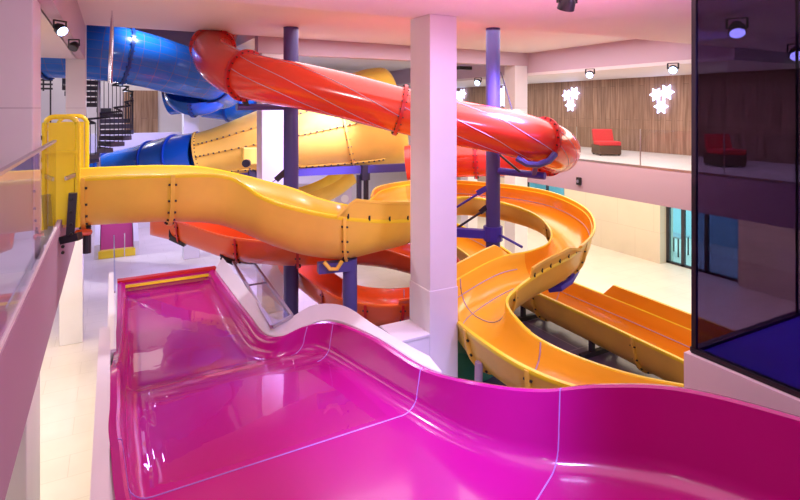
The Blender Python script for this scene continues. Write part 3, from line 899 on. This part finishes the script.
for an in (math.radians(2), math.radians(-46), math.radians(30)):
    mb = MB(); pts = []; cap = []
    for i in range(25):
        p, r, t_, a_, b_ = TY.at(.05 + 7.5 * i / 24); pts.append(p + (a_ * math.cos(an) + b_ * math.sin(an)) * (r + .004))
    mb.rods(pts, .03, 6); o = obj('seam_rib', mb, M['yellow_out'], cn, smooth=True)
    first = None
    for k in range(30):
        x = (k + .5) / 30 * 24; i = int(x); q = pts[i].lerp(pts[min(24, i + 1)], x - i)
        if first is None:
            bm = MB(); bm.box((-.022, -.022, -.022), (.022, .022, .022)); first = obj('bolt', bm, M['black'], o, loc=(0, 0, 0)); bb = first
        else:
            bb = first.copy(); C.objects.link(bb)
        p, r, t_, a_, b_ = TY.at(.05 + 7.5 * x / 24)
        bb.location = q + (a_ * math.cos(an) + b_ * math.sin(an)) * .03 - Vector(o['_o'])
p = U(250, 156, 16.2)
mb = MB(); mb.box(p - Vector((.22, .1, .26)), p + Vector((.22, .25, .26))); obj('side_box', mb, M['yellow_out'], cn, bevel=.03)
mb = MB(); q = U(247, 163, 15.95); mb.rods([q, q + Vector((-.06, -.12, 0))], .12, 16); obj('round_cap', mb, M['black'], cn, smooth=True)
# girder and legs carrying the cone
gd = thing('support_girder', tuple(U(310, 176, 16.6)), 'long dark violet girder carrying the yellow cone slide', 'girder')
mb = MB(); mb.beam(U(212, 176, 17.3), U(412, 167, 16.6), .22, .24); obj('beam', mb, M['purple'], gd)
for px, d in ((359, 16.75), (366, 16.75), (243, 17.2), (291, 17.0), (427, 16.6)):
    q = U(px, 175, d); e = 0 if px in (291, 427) else U(px, 222, d).z; mb = MB(); mb.beam((q.x, q.y, q.z), (q.x, q.y, e), .12, .12); obj('leg', mb, M['dark'], gd)
mb = MB(); mb.beam(U(236, 222, 17.2), U(427, 222, 16.6), .14, .14); obj('beam', mb, M['dark'], gd)
mb = MB(); mb.beam(U(252, 165, 17.0), U(252, 182, 17.0), .22, .2); obj('clamp', mb, M['dark'], gd)
mb = MB(); mb.beam(U(365, 165, 16.7), U(365, 180, 16.7), .25, .2); obj('clamp', mb, M['dark'], gd)

# yellow chute and dotted panel glimpsed under the cone
TQ = Tube([tuple(U(345, 168, 20.0)) + (.7,), tuple(U(325, 182, 19.7)) + (.7,), tuple(U(295, 192, 19.3)) + (.7,), tuple(U(255, 196, 19)) + (.7,)], sub=6, seg=24)
yq = thing('yellow_back_chute', tuple(U(310, 188, 19.5)), 'yellow open chute curving down beneath the cone slide', 'water slide')
TQ.build('trough', M['yellow_out'], yq, 0, 3, a0=PI, a1=2 * PI)
mb = MB(); q0 = U(298, 210, 21.5); q1 = U(352, 210, 21.5)
dirv = (q1 - q0).normalized(); mb.beam(Vector((q0.x, q0.y, 1.3)), Vector((q1.x, q1.y, 1.3)), .1, 2.6)
dp = obj('dotted_screen', mb, M['greyw'], None); tag(dp, 'lilac grey panel with pale discs under the cone slide', 'panel')
for k in range(4):
    p = q0.lerp(q1, .12 + .25 * k); nv = Vector((dirv.y, -dirv.x, 0)); p = Vector((p.x, p.y, 2.0))
    if nv.y > 0: nv = -nv
    mb = MB(); mb.rods([p + nv * .04, p + nv * .06], .16, 16); obj('disc', mb, M['white'], dp)

# ================================================================== STEEL POLES
def steel_pole(px, d, top, r, label, group):
    q = U(px, 108, d)
    t = thing('steel_post', (q.x, q.y, 0), label, 'post', group)
    mb = MB(); mb.rods([(q.x, q.y, 0), (q.x, q.y, top)], r, 24); obj('shaft', mb, M['purple'], t, smooth=True)
    mb = MB(); mb.rods([(q.x, q.y, 0), (q.x, q.y, .03)], r * 1.7, 20); obj('base_plate', mb, M['purple'], t, smooth=True)
    return t, q
p1, q1 = steel_pole(291, 12.95, ZC + 1.955, .18, 'tall violet steel post in front of the lilac column, left of the white column', 'violet steel posts')
mb = MB(); mb.rods([U(237, 107, 12.0), U(284, 107, 12.6)], .075, 14); mb.rods([U(236.5, 107, 12.0), U(238, 107, 12.02)], .085, 14); obj('arm', mb, M['purple'], p1, smooth=True)
mb = MB(); mb.beam(U(244, 97, 12.05), U(246, 106, 12.1), .12, .12); obj('strut', mb, M['dark'], p1)
mb = MB(); mb.beam(U(276, 180, 12.85), U(287, 170, 12.9), .08, .14); obj('lug', mb, M['dark'], p1)
mb = MB(); mb.beam(U(283, 196, 12.8), U(290, 190, 12.8), .1, .14); obj('lug', mb, M['dark'], p1)
mb = MB(); mb.rods([U(262, 189, 12.6), U(277, 179, 12.85)], .012, 6); obj('tie_rod', mb, M['dark'], p1)
mb = MB(); mb.rods([U(222, 80, 12.5), U(228, 90, 12.2), U(240, 96, 12.0), U(254, 94, 11.9)], .06, 8); obj('cradle', mb, M['dark'], p1, smooth=True)
p2, q2 = steel_pole(493, 13.1, ZC + 1.955, .175, 'tall violet steel post rising inside the orange flume loop', 'violet steel posts')
def rod(par, name, a, b, r, m='purple2', box=False):
    mb = MB()
    if box: mb.beam(a, b, r, r)
    else: mb.rods([a, b], r, 10)
    return obj(name, mb, M[m], par)
rod(p2, 'arm', U(499, 171, 12.9), U(545, 176, 12.2), .085)
rod(p2, 'arm', U(455, 232, 13.2), U(488, 234, 13.1), .20, box=True)
rod(p2, 'collar', (q2.x, q2.y, ZC - 3.25), (q2.x, q2.y, ZC - 2.9), .235)
rod(p2, 'tie_rod', U(457, 207, 13.6), U(484, 190, 13.1), .03)
rod(p2, 'tie_rod', U(457, 228, 13.4), U(486, 209, 13.1), .03, 'dark')
rod(p2, 'tie_rod', U(500, 235, 12.9), U(522, 247, 12.2), .03)
rod(p2, 'tie_rod', U(500, 250, 12.9), U(510, 262, 12.4), .05)
rod(p2, 'lug', U(478, 193, 13.2), U(487, 188, 13.1), .13, box=True)
rod(p2, 'lug', U(481, 212, 13.2), U(487, 207, 13.1), .12, 'dark', box=True)
rod(p2, 'tie_rod', U(501, 72, 13.1), U(513, 113, 12.5), .015, 'dark')
rod(p2, 'tie_rod', U(500, 155, 12.9), U(520, 172, 12.5), .03, 'dark')
# curved cradle under the tube bend
mb = MB(); mb.rods([U(517, 158, 11.7), U(527, 164, 11.6), U(538, 165, 11.6), U(549, 161, 11.6), U(555, 154, 11.7)], .075, 8); obj('cradle', mb, M['purple'], p2, smooth=True)
rod(p2, 'strut', U(536, 165, 11.95), U(534, 174, 12.3), .1, 'purple2', box=True)
p3, q3 = steel_pole(350, 9.3, Zr(-2.62), .125, 'short violet steel post under the bracket of the yellow flume', 'violet steel posts')
rod(p3, 'arm', U(318, 268, 9.0), U(350, 265, 9.2), .17, 'purple', box=True)
mb = MB(); mb.rods([U(324, 262, 8.9), U(330, 269, 8.9), U(337, 269, 8.9), U(342, 261, 8.9)], .035, 8); obj('cradle', mb, M['yellow_out'], p3, smooth=True)
mb = MB(); mb.rods([U(549, 289, 11.2), U(560, 288, 11.1), U(570, 281, 11.3), U(576, 271, 11.7)], .075, 8); ck = obj('cradle', mb, M['purple2'], ys, smooth=True)
mb = MB(); mb.beam(U(558, 286, 11.2), U(560, 272, 11.2), .12, .10); obj('arm', mb, M['purple'], ck)

# green / navy body and post under the near bend
t = thing('green_tub', tuple(Vector(U(466, 380, 9.3))), 'green laminate shell with navy side under the yellow flume bend', 'slide body')
q = U(462, 380, 9.4)
mb = MB(); mb.rods([(q.x, q.y, 0), (q.x, q.y, 1.2), (q.x, q.y, 1.55)], [.62, .6, .5], 28); obj('shell', mb, M['green'], t, smooth=True)
q = U(487, 385, 8.6)
mb = MB(); mb.rods([(q.x, q.y, 0), (q.x, q.y, 1.1)], .48, 28); obj('drum', mb, M['navy'], t, smooth=True)
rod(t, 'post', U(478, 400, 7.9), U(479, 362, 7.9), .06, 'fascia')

# ================================================================== SPIRAL STAIR
sx, sy = -.35, 18.4
sp = thing('spiral_staircase', (sx, sy, 4.0), 'dark spiral staircase with slim balusters behind the left column', 'staircase')
mb = MB(); mb.rods([(sx, sy, 2.65), (sx, sy, ZC + 1.6)], .05, 14); obj('centre_pole', mb, M['steel'], sp, smooth=True)
obj('base_landing', bx((-3.0, sy - .6, 2.6), (sx + .7, sy + .6, 2.7)), M['tread'], sp)
hp = []
for k in range(18):
    a = math.radians(-125 + k * 23); z = 4.16 + k * .165
    da = math.radians(26)
    mb = MB(); poly = [(sx + .06 * math.cos(a - .8), sy + .06 * math.sin(a - .8)), (sx + .93 * math.cos(a - da / 2), sy + .93 * math.sin(a - da / 2)), (sx + .95 * math.cos(a), sy + .95 * math.sin(a)), (sx + .93 * math.cos(a + da / 2), sy + .93 * math.sin(a + da / 2)), (sx + .06 * math.cos(a + .8), sy + .06 * math.sin(a + .8))]
    mb.prism(poly, z - .13, z); obj('tread', mb, M['tread'], sp)
    for off in (-.33, 0, .33):
        aa = a + off * math.radians(24)
        mb = MB(); x, y = sx + .92 * math.cos(aa), sy + .92 * math.sin(aa)
        zt_ = z + .95 - off * .165
        mb.rods([(x, y, z - .02), (x, y, zt_)], .012, 6); obj('baluster', mb, M['dark'], sp)
        hp.append((x, y, zt_))
hp.sort(key=lambda p: -p[2])
mb = MB(); mb.rods(hp, .03, 8); obj('handrail', mb, M['dark'], sp, smooth=True)
# landing with dark grid railing left
ln = thing('landing_railing', (-2.4, 18.4, GZ), 'dark slatted landing railing seen between the two left columns', 'railing')
for k in range(5):
    z = 6.16 + k * .12
    obj('rail_bar', bx((-3.6, 17.6, z), (-1.45, 17.66, z + .05)), M['dark'], ln)
for k in range(13):
    x = -3.5 + k * .165; obj('post', bx((x, 17.62, 4.0 if k % 6 == 0 else 6.12), (x + .035, 17.68, 6.75)), M['dark'], ln)
# silver pole
q = U(112, 12, 10.7); e = U(110, 83, 10.7)
mb = MB(); mb.rods([(q.x, q.y, ZC + 1.955), (q.x, q.y, ZC + 1.6), (e.x, e.y, e.z)], [.012, .035, .045], 12)
o = obj('hanging_pole', mb, M['chrome'], None, smooth=True); tag(o, 'slim polished silver pole hanging from the ceiling before the blue tube', 'pole')

# ================================================================== GLASS
# left gallery balustrade
lg = thing('glass_balustrade', (-.63, 4, GZ), 'glass balustrade with slim steel handrail along the left slab edge', 'balustrade')
for y0, y1 in ((1.0, 3.4), (3.42, 5.8), (5.82, 7.95)):
    obj('pane', bx((-.64, y0, 4.16), (-.62, y1, Zr(-.42))), M['glassL'], lg)
obj('handrail', bx((-.65, 1.0, Zr(-.425)), (-.61, 7.95, Zr(-.40))), M['steel'], lg)
obj('base_channel', bx((-.65, 1.0, 4.13), (-.61, 7.95, 4.16)), M['white'], lg)
# right gallery balustrade
rg = thing('glass_balustrade', (13.12, 14, GZ), 'clear glass balustrade along the right gallery edge', 'balustrade')
y = 3.0
while y < 26:
    obj('pane', bx((13.13, y, GZ), (13.15, y + 2.32, GZ + 1.05)), M['glass'], rg)
    mb = bx((13.125, y + 2.325, GZ), (13.155, y + 2.345, GZ + 1.05)); obj('joint', mb, M['steel'], rg)
    y += 2.35
obj('base_strip', bx((13.09, 3, GZ - .02), (13.17, 26, GZ + .03)), M['steel'], rg)
# dark glass room
dg = thing('glass_enclosure', (5.8, 3.7, Zr(-2.75)), 'dark tinted glass enclosure filling the right of the picture', 'glass enclosure')
Xg = 5.80; Yg = Xg / 1.559
zb, zt = Zr(-2.72), ZC + 1.45
obj('pane', bx((Xg, -3.5, zb), (Xg + .02, Yg, zt)), M['tint'], dg)
obj('pane', bx((Xg, Yg, zb), (11.5, Yg + .02, zt)), M['tint2'], dg)
obj('corner_post', bx((Xg - .015, Yg - .015, zb), (Xg + .03, Yg + .035, zt)), M['black'], dg)
obj('base_frame', bx((Xg - .03, -3.5, zb - .05), (Xg + .05, Yg + .03, zb)), M['black'], dg)
obj('base_frame', bx((Xg, Yg - .02, zb - .05), (11.5, Yg + .06, zb)), M['black'], dg)
for x in (8.0, 10.1): obj('joint', bx((x, Yg - .005, zb), (x + .02, Yg + .025, zt)), M['black'], dg)
mb = bx((5.72, -4, 0), (11.6, Yg + .08, zb - .055)); struct('wall_plinth_right', mb, M['white'])
mb = bx((5.9, -4, zb - .055), (11.5, Yg - .03, zb - .03)); struct('floor_5', mb, M['litfloor'])
q = bx((8.7, 1.0, zb - .03), (9.9, 2.6, zb + .45)); o = obj('lounge_block', q, M['black'], None, bevel=.12); tag(o, 'dark low lounge block on the blue-lit floor behind tinted glass', 'seat')

# ================================================================== SMALL THINGS
def spot(pt, aim, label, on=True, size=.13, group='LED floodlights'):
    pt = Vector(pt)
    t = thing('floodlight', tuple(pt), label, 'spotlight', group)
    d = Vector(aim).normalized(); s_ = size
    side = d.cross(Vector((0, 0, 1))); side = side.normalized() if side.length > .01 else Vector((1, 0, 0))
    mb = MB(); mb.rods([pt - d * s_ * .9, pt - d * s_ * .2, pt + d * s_ * .75], [s_ * .6, s_ * .95, s_], 18); obj('housing', mb, M['black'], t, smooth=True)
    mb = MB(); mb.rods([pt + d * s_ * .75, pt + d * s_ * .79], s_ * .88, 18); obj('lens', mb, M['lens'] if on else M['lensoff'], t)
    mb = MB(); up = Vector((0, 0, s_ * 1.35))
    mb.beam(pt + side * s_ * 1.12, pt + side * s_ * 1.12 + up, .02, .035); mb.beam(pt - side * s_ * 1.12, pt - side * s_ * 1.12 + up, .02, .035); mb.beam(pt + side * s_ * 1.15 + up, pt - side * s_ * 1.15 + up, .035, .02)
    obj('yoke', mb, M['black'], t)
    return t
zc = ZC + 1.45 - .24
def ceil_pt(px, py, z=zc):
    d = (z - ZC) * F / (108 - py); q = U(px, py, d); return q
spot(ceil_pt(567, 3), (.15, .5, -1), 'black floodlight at the top edge right of the white column', on=False, size=.10)
spot(ceil_pt(737, 29), (-.5, -.35, -.8), 'lit black floodlight on the ceiling behind the dark glass', size=.12)
spot(ceil_pt(797, 53), (-.7, -.35, -.7), 'lit floodlight cut by the right edge behind dark glass', size=.15)
zs = ZC + 1.15 - .14
spot(ceil_pt(590, 74, zs), (-.8, -.5, -.5), 'lit floodlight on the right gallery soffit above the left star cluster', size=.11)
spot(ceil_pt(673, 69, zs), (-.8, -.5, -.5), 'lit floodlight on the right gallery soffit above the right star cluster', size=.11)
spot(ceil_pt(478, 82, zs), (-.8, -.5, -.5), 'lit floodlight on the far gallery soffit between white column and violet post', size=.12)
spot(ceil_pt(60, 29, zs), (.55, -.6, -.6), 'lit floodlight under the upper left soffit beside the big pillar', size=.075)
spot(ceil_pt(74, 46, zs), (-.3, -.6, -.7), 'unlit floodlight under the upper left soffit nearer the second column', on=False, size=.075)

def star(cx, cy, cz, R, m, par):
    mb = MB(); n = 12; vs = []
    for k in range(n):
        a = 2 * PI * k / n; r = R if k % 2 == 0 else R * .55
        vs.append((cx, cy + r * math.cos(a), cz + r * math.sin(a)))
    vs2 = [(v[0] - .05, v[1], v[2]) for v in vs]
    mb.add(vs + vs2, [tuple(range(n)), tuple(range(n, 2 * n))[::-1]] + [(i, (i + 1) % n, n + (i + 1) % n, n + i) for i in range(n)])
    return obj('star', mb, m, par)
def wall_pt(px, py, X):
    u = (px - 400) / F; rt_ = (u * CA + SA) / (CA - u * SA); Y = X / rt_; d = X * SA + Y * CA
    return (X, Y, ZC - (py - 108) / F * d), d
for (px, py, lab) in ((571, 99, 'glowing blue white star cluster on wood wall, nearer the violet post'), (662, 99, 'glowing blue white star cluster on wood wall, nearer the dark glass'), (503, 96, 'glowing star cluster half hidden behind the tall violet post'), (461, 98, 'glowing star cluster beside the edge of the white column')):
    (X, Y, Z), d = wall_pt(px, py, 17.45)
    t = thing('star_light', (X, Y, Z), lab, 'wall light', 'star lights on the wood wall')
    for dx, dz, r in ((.22, .16, .27), (-.20, .24, .30), (.02, -.27, .29)):
        star(X, Y + dx * 1.0, Z + dz, r, M['glow'], t)
# red lounger bench on the right gallery
bn = thing('lounge_chair', (15.3, 13.0, GZ), 'red cushioned wicker lounge chair on the right gallery', 'chair')
obj('base', bx((14.85, 12.55, GZ + .05), (15.6, 13.35, GZ + .36)), M['wick'], bn, bevel=.02)
obj('seat_cushion', bx((14.86, 12.53, GZ + .36), (15.59, 13.2, GZ + .50)), M['cush'], bn, bevel=.04)
mb = MB(); mb.add([(14.87, 13.12, GZ + .48), (15.58, 13.12, GZ + .48), (15.58, 13.3, GZ + .48), (14.87, 13.3, GZ + .48), (14.87, 13.28, GZ + .9), (15.58, 13.28, GZ + .9), (15.58, 13.42, GZ + .9), (14.87, 13.42, GZ + .9)], [(0, 3, 2, 1), (4, 5, 6, 7), (0, 1, 5, 4), (1, 2, 6, 5), (2, 3, 7, 6), (3, 0, 4, 7)]); obj('back_cushion', mb, M['cush'], bn, bevel=.04)
for x in (14.88, 15.52):
    for yy in (12.6, 13.25): obj('leg', bx((x, yy, GZ + .013), (x + .05, yy + .05, GZ + .06)), M['black'], bn)
# second dark chair seen through the tinted glass
bn.rotation_euler.z = -A0
bn2 = copy_tree(bn, None, (15.3, 8.9, GZ)); bn2['label'] = 'red wicker lounge chair seen dimly through the dark glass'
# speaker dome on fascia
(X, Y, Z), d = wall_pt(580, 181, 13.1)
t = thing('wall_speaker', (X, Y, Z), 'small black speaker on the right gallery fascia', 'speaker')
obj('housing', bx((X - .10, Y - .08, Z - .12), (X, Y + .08, Z + .12)), M['black'], t, bevel=.02); mb = MB(); mb.rods([(X - .10, Y, Z), (X - .12, Y, Z)], .05, 14); obj('grille', mb, M['steel'], t)
# dark ceiling box near far column
(X, Y, Z), d = wall_pt(462, 68, 11.4)
obj_ = obj('ceiling_box', bx((X - .2, Y - .15, Z - .06), (X + .35, Y + .1, Z + .06)), M['black'], None); tag(obj_, 'small dark box hanging under the far beam by the white column', 'box')
# table and stool behind the glass door
q = U(676, 252, 20.6); tb = thing('side_table', (q.x, q.y, 0), 'small grey table behind the glass door', 'table')
obj('table_top', bx((q.x - .35, q.y - .35, .70), (q.x + .35, q.y + .35, .75)), M['steel'], tb)
for i in (-1, 1):
    for j in (-1, 1): obj('leg', bx((q.x + i * .3 - .02, q.y + j * .3 - .02, 0), (q.x + i * .3 + .02, q.y + j * .3 + .02, .70)), M['dark'], tb)
q = U(724, 236, 22.0)
o = obj('wall_screen', bx((21.9, 9.2, 1.5), (21.98, 10.2, 2.0)), M['black'], None); tag(o, 'dark wall screen on the blue room wall behind glass', 'screen')
# children's slide far left
q = U(117, 256, 20.4)
ks_ = thing('kiddie_slide', (q.x, q.y, 0), 'small magenta slide with yellow foot and white sides on the far floor', 'slide')
x, y = q.x, q.y
mb = MB(); mb.add([(x - .55, y, .28), (x + .55, y, .28), (x + .55, y + 1.8, 1.35), (x - .55, y + 1.8, 1.35), (x - .55, y, .18), (x + .55, y, .18), (x + .55, y + 1.8, 1.25), (x - .55, y + 1.8, 1.25)], [(0, 1, 2, 3), (7, 6, 5, 4), (0, 4, 5, 1), (1, 5, 6, 2), (2, 6, 7, 3), (3, 7, 4, 0)]); obj('chute', mb, M['pinkd'], ks_)
obj('foot_step', bx((x - .62, y - .25, 0), (x + .62, y - .0, .28)), M['yellow_rim'], ks_)
for s_ in (-1, 1):
    mb = MB(); xx = x + s_ * .66
    mb.add([(xx - .09, y - .25, 0), (xx - .09, y + 1.9, 0), (xx - .09, y + 1.9, 1.6), (xx - .09, y - .1, .5), (xx + .09, y - .25, 0), (xx + .09, y + 1.9, 0), (xx + .09, y + 1.9, 1.6), (xx + .09, y - .1, .5)], [(0, 1, 2, 3), (7, 6, 5, 4), (0, 4, 5, 1), (1, 5, 6, 2), (2, 6, 7, 3), (3, 7, 4, 0)])
    obj('side_wall', mb, M['white'], ks_)
obj('back_board', bx((x - .6, y + 1.85, 0), (x + .6, y + 1.95, 1.7)), M['pinkd'], ks_)
mb = MB(); mb.rods([(x + .25, y - .3, 0), (x + .25, y - .3, .9)], .02, 8); obj('handle_post', mb, M['chrome'], ks_)

# ================================================================== LIGHTS
def area(name, loc, rot_to, w, h, power, col, spread=PI):
    l = bpy.data.lights.new(name, 'AREA'); l.shape = 'RECTANGLE'; l.size = w; l.size_y = h; l.energy = power; l.color = col; l.spread = spread
    o = bpy.data.objects.new(name, l); C.objects.link(o); o.location = loc
    o.rotation_euler = Vector(rot_to).to_track_quat('-Z', 'Y').to_euler()
    return o
def spotl(name, loc, to, power, col, ang=70, blend=.6, r=.35):
    l = bpy.data.lights.new(name, 'SPOT'); l.energy = power; l.color = col; l.spot_size = math.radians(ang); l.spot_blend = blend; l.shadow_soft_size = r
    o = bpy.data.objects.new(name, l); C.objects.link(o); o.location = loc
    o.rotation_euler = (Vector(to) - Vector(loc)).to_track_quat('-Z', 'Y').to_euler()
    return o
def point(name, loc, power, col, r=.3):
    l = bpy.data.lights.new(name, 'POINT'); l.energy = power; l.color = col; l.shadow_soft_size = r
    o = bpy.data.objects.new(name, l); C.objects.link(o); o.location = loc
    return o
DN = (0, 0, -1)
area('light_mid_ceiling', (8.2, 11, ZC + 1.9), DN, 8.5, 6, 340, (1, .88, .95))
spotl('light_mid_left', (1.4, 9.6, ZC + 1.85), (1.6, 9.4, 0), 420, (.90, .82, 1), 120, .8, .12)
area('light_near_ceiling', (3.5, 3, ZC + 1.40), DN, 6, 5, 80, (1, .80, .92))
area('fill_near_up', (3.4, 3.0, 4.9), (0, .15, 1), 5, 4, 150, (1, .30, .58), math.radians(140))  # unseen pink uplight without fixture, added to tint the near ceiling
area('fill_left_column', (.6, .8, 6.6), (-1, 2.6, .1), 1, 1, 26, (.95, .92, 1))  # unseen soft fill added to whiten the big left column
spotl('spot_pink', (3.0, 1.5, ZC + 1.1), (3.3, 5.3, 1.8), 2300, (.42, .46, 1), 36, 1)
spotl('fill_front', (1.0, 1.5, ZC + 1.2), (2.4, 9, 4.4), 420, (1, .93, .90), 62, .9)  # unseen fill from the camera side, added to brighten the yellow flume
area('light_right_low', (15.6, 12, 2.95), DN, 3, 20, 420, (1, .86, .66))
area('light_ground_right', (11.7, 11.5, 5.6), DN, 2, 9, 240, (1, .86, .64))
area('light_gallery_right', (15.2, 14, ZC + 1.1), DN, 2.6, 22, 330, (1, .90, .90))
area('light_left_low', (-3.5, 10, 2.95), DN, 4, 12, 230, (1, .84, .64))
area('light_trough_side', (-1.2, 12.0, 2.95), DN, 1.0, 8, 80, (1, .86, .7))
area('light_left_gallery', (-3.5, 10, ZC + 1.1), DN, 3, 8, 110, (1, .86, .92))
spotl('light_back', (-.5, 20.6, ZC + 2.6), (-.5, 20.5, 0), 900, (.88, .84, 1), 130, .8, .15)
spotl('light_back', (4.6, 19.6, ZC + 1.85), (4.6, 19.5, 0), 700, (.80, .74, 1), 130, .8, .15)
spotl('light_back', (.8, 15.4, ZC + 2.6), (.9, 17.5, 5), 110, (.85, .86, 1), 120, .8, .12)
spotl('light_back_low', (1.6, 14.9, 5.3), (2.6, 17.5, 0), 420, (.55, .46, 1), 110, .9, .08)
area('light_back_gallery', (2, 24, ZC + 2.6), DN, 10, 2, 110, (1, .9, .85))
area('light_under_back', (4, 25, 2.95), DN, 14, 4, 300, (.62, .54, 1))
spotl('spot_violet_floor', (8.0, 8.5, ZC + 1.3), (5.5, 14.5, 0), 2200, (.45, .34, 1), 80)
spotl('spot_violet_column', (5.2, 2.4, ZC + 1.0), (4.5, 7, 4.0), 560, (.55, .40, 1), 70)
spotl('spot_violet_basin', (.6, 14.2, ZC + 1.0), (1.0, 10.5, 1.7), 260, (.45, .35, 1), 70)
spotl('spot_violet_far', (6.0, 13.9, ZC + .9), (2.2, 18.5, .5), 2400, (.46, .36, 1), 90)
area('light_dark_room', (8.5, .5, ZC + 1.3), DN, 3, 3, 260, (.22, .20, 1))
area('light_room', (20, 14, 2.8), DN, 3, 16, 330, (.75, .95, 1))
point('lamp_stair', (sx + .5, sy + 2.2, ZC + .1), 45, (.65, .72, 1), .15)
w = bpy.data.worlds.new('World'); sc.world = w; w.use_nodes = True
w.node_tree.nodes['Background'].inputs[0].default_value = (.8, .75, .9, 1); w.node_tree.nodes['Background'].inputs[1].default_value = .3

# ================================================================== CAMERA
cam = bpy.data.cameras.new('Camera'); cam.lens = 24; cam.sensor_width = 36; cam.shift_y = -142 / 800
co = bpy.data.objects.new('Camera', cam); C.objects.link(co); co.location = (0, 0, ZC)
co.rotation_euler = (PI / 2, 0, -A0); cam.clip_start = .05; cam.clip_end = 200
sc.camera = co
sc.view_settings.view_transform = 'Standard'; sc.view_settings.look = 'None'; sc.view_settings.gamma = 1
sc.view_settings.use_curve_mapping = False; sc.view_settings.exposure = .27
for o in bpy.data.objects:
    if '_o' in o.keys(): del o['_o']
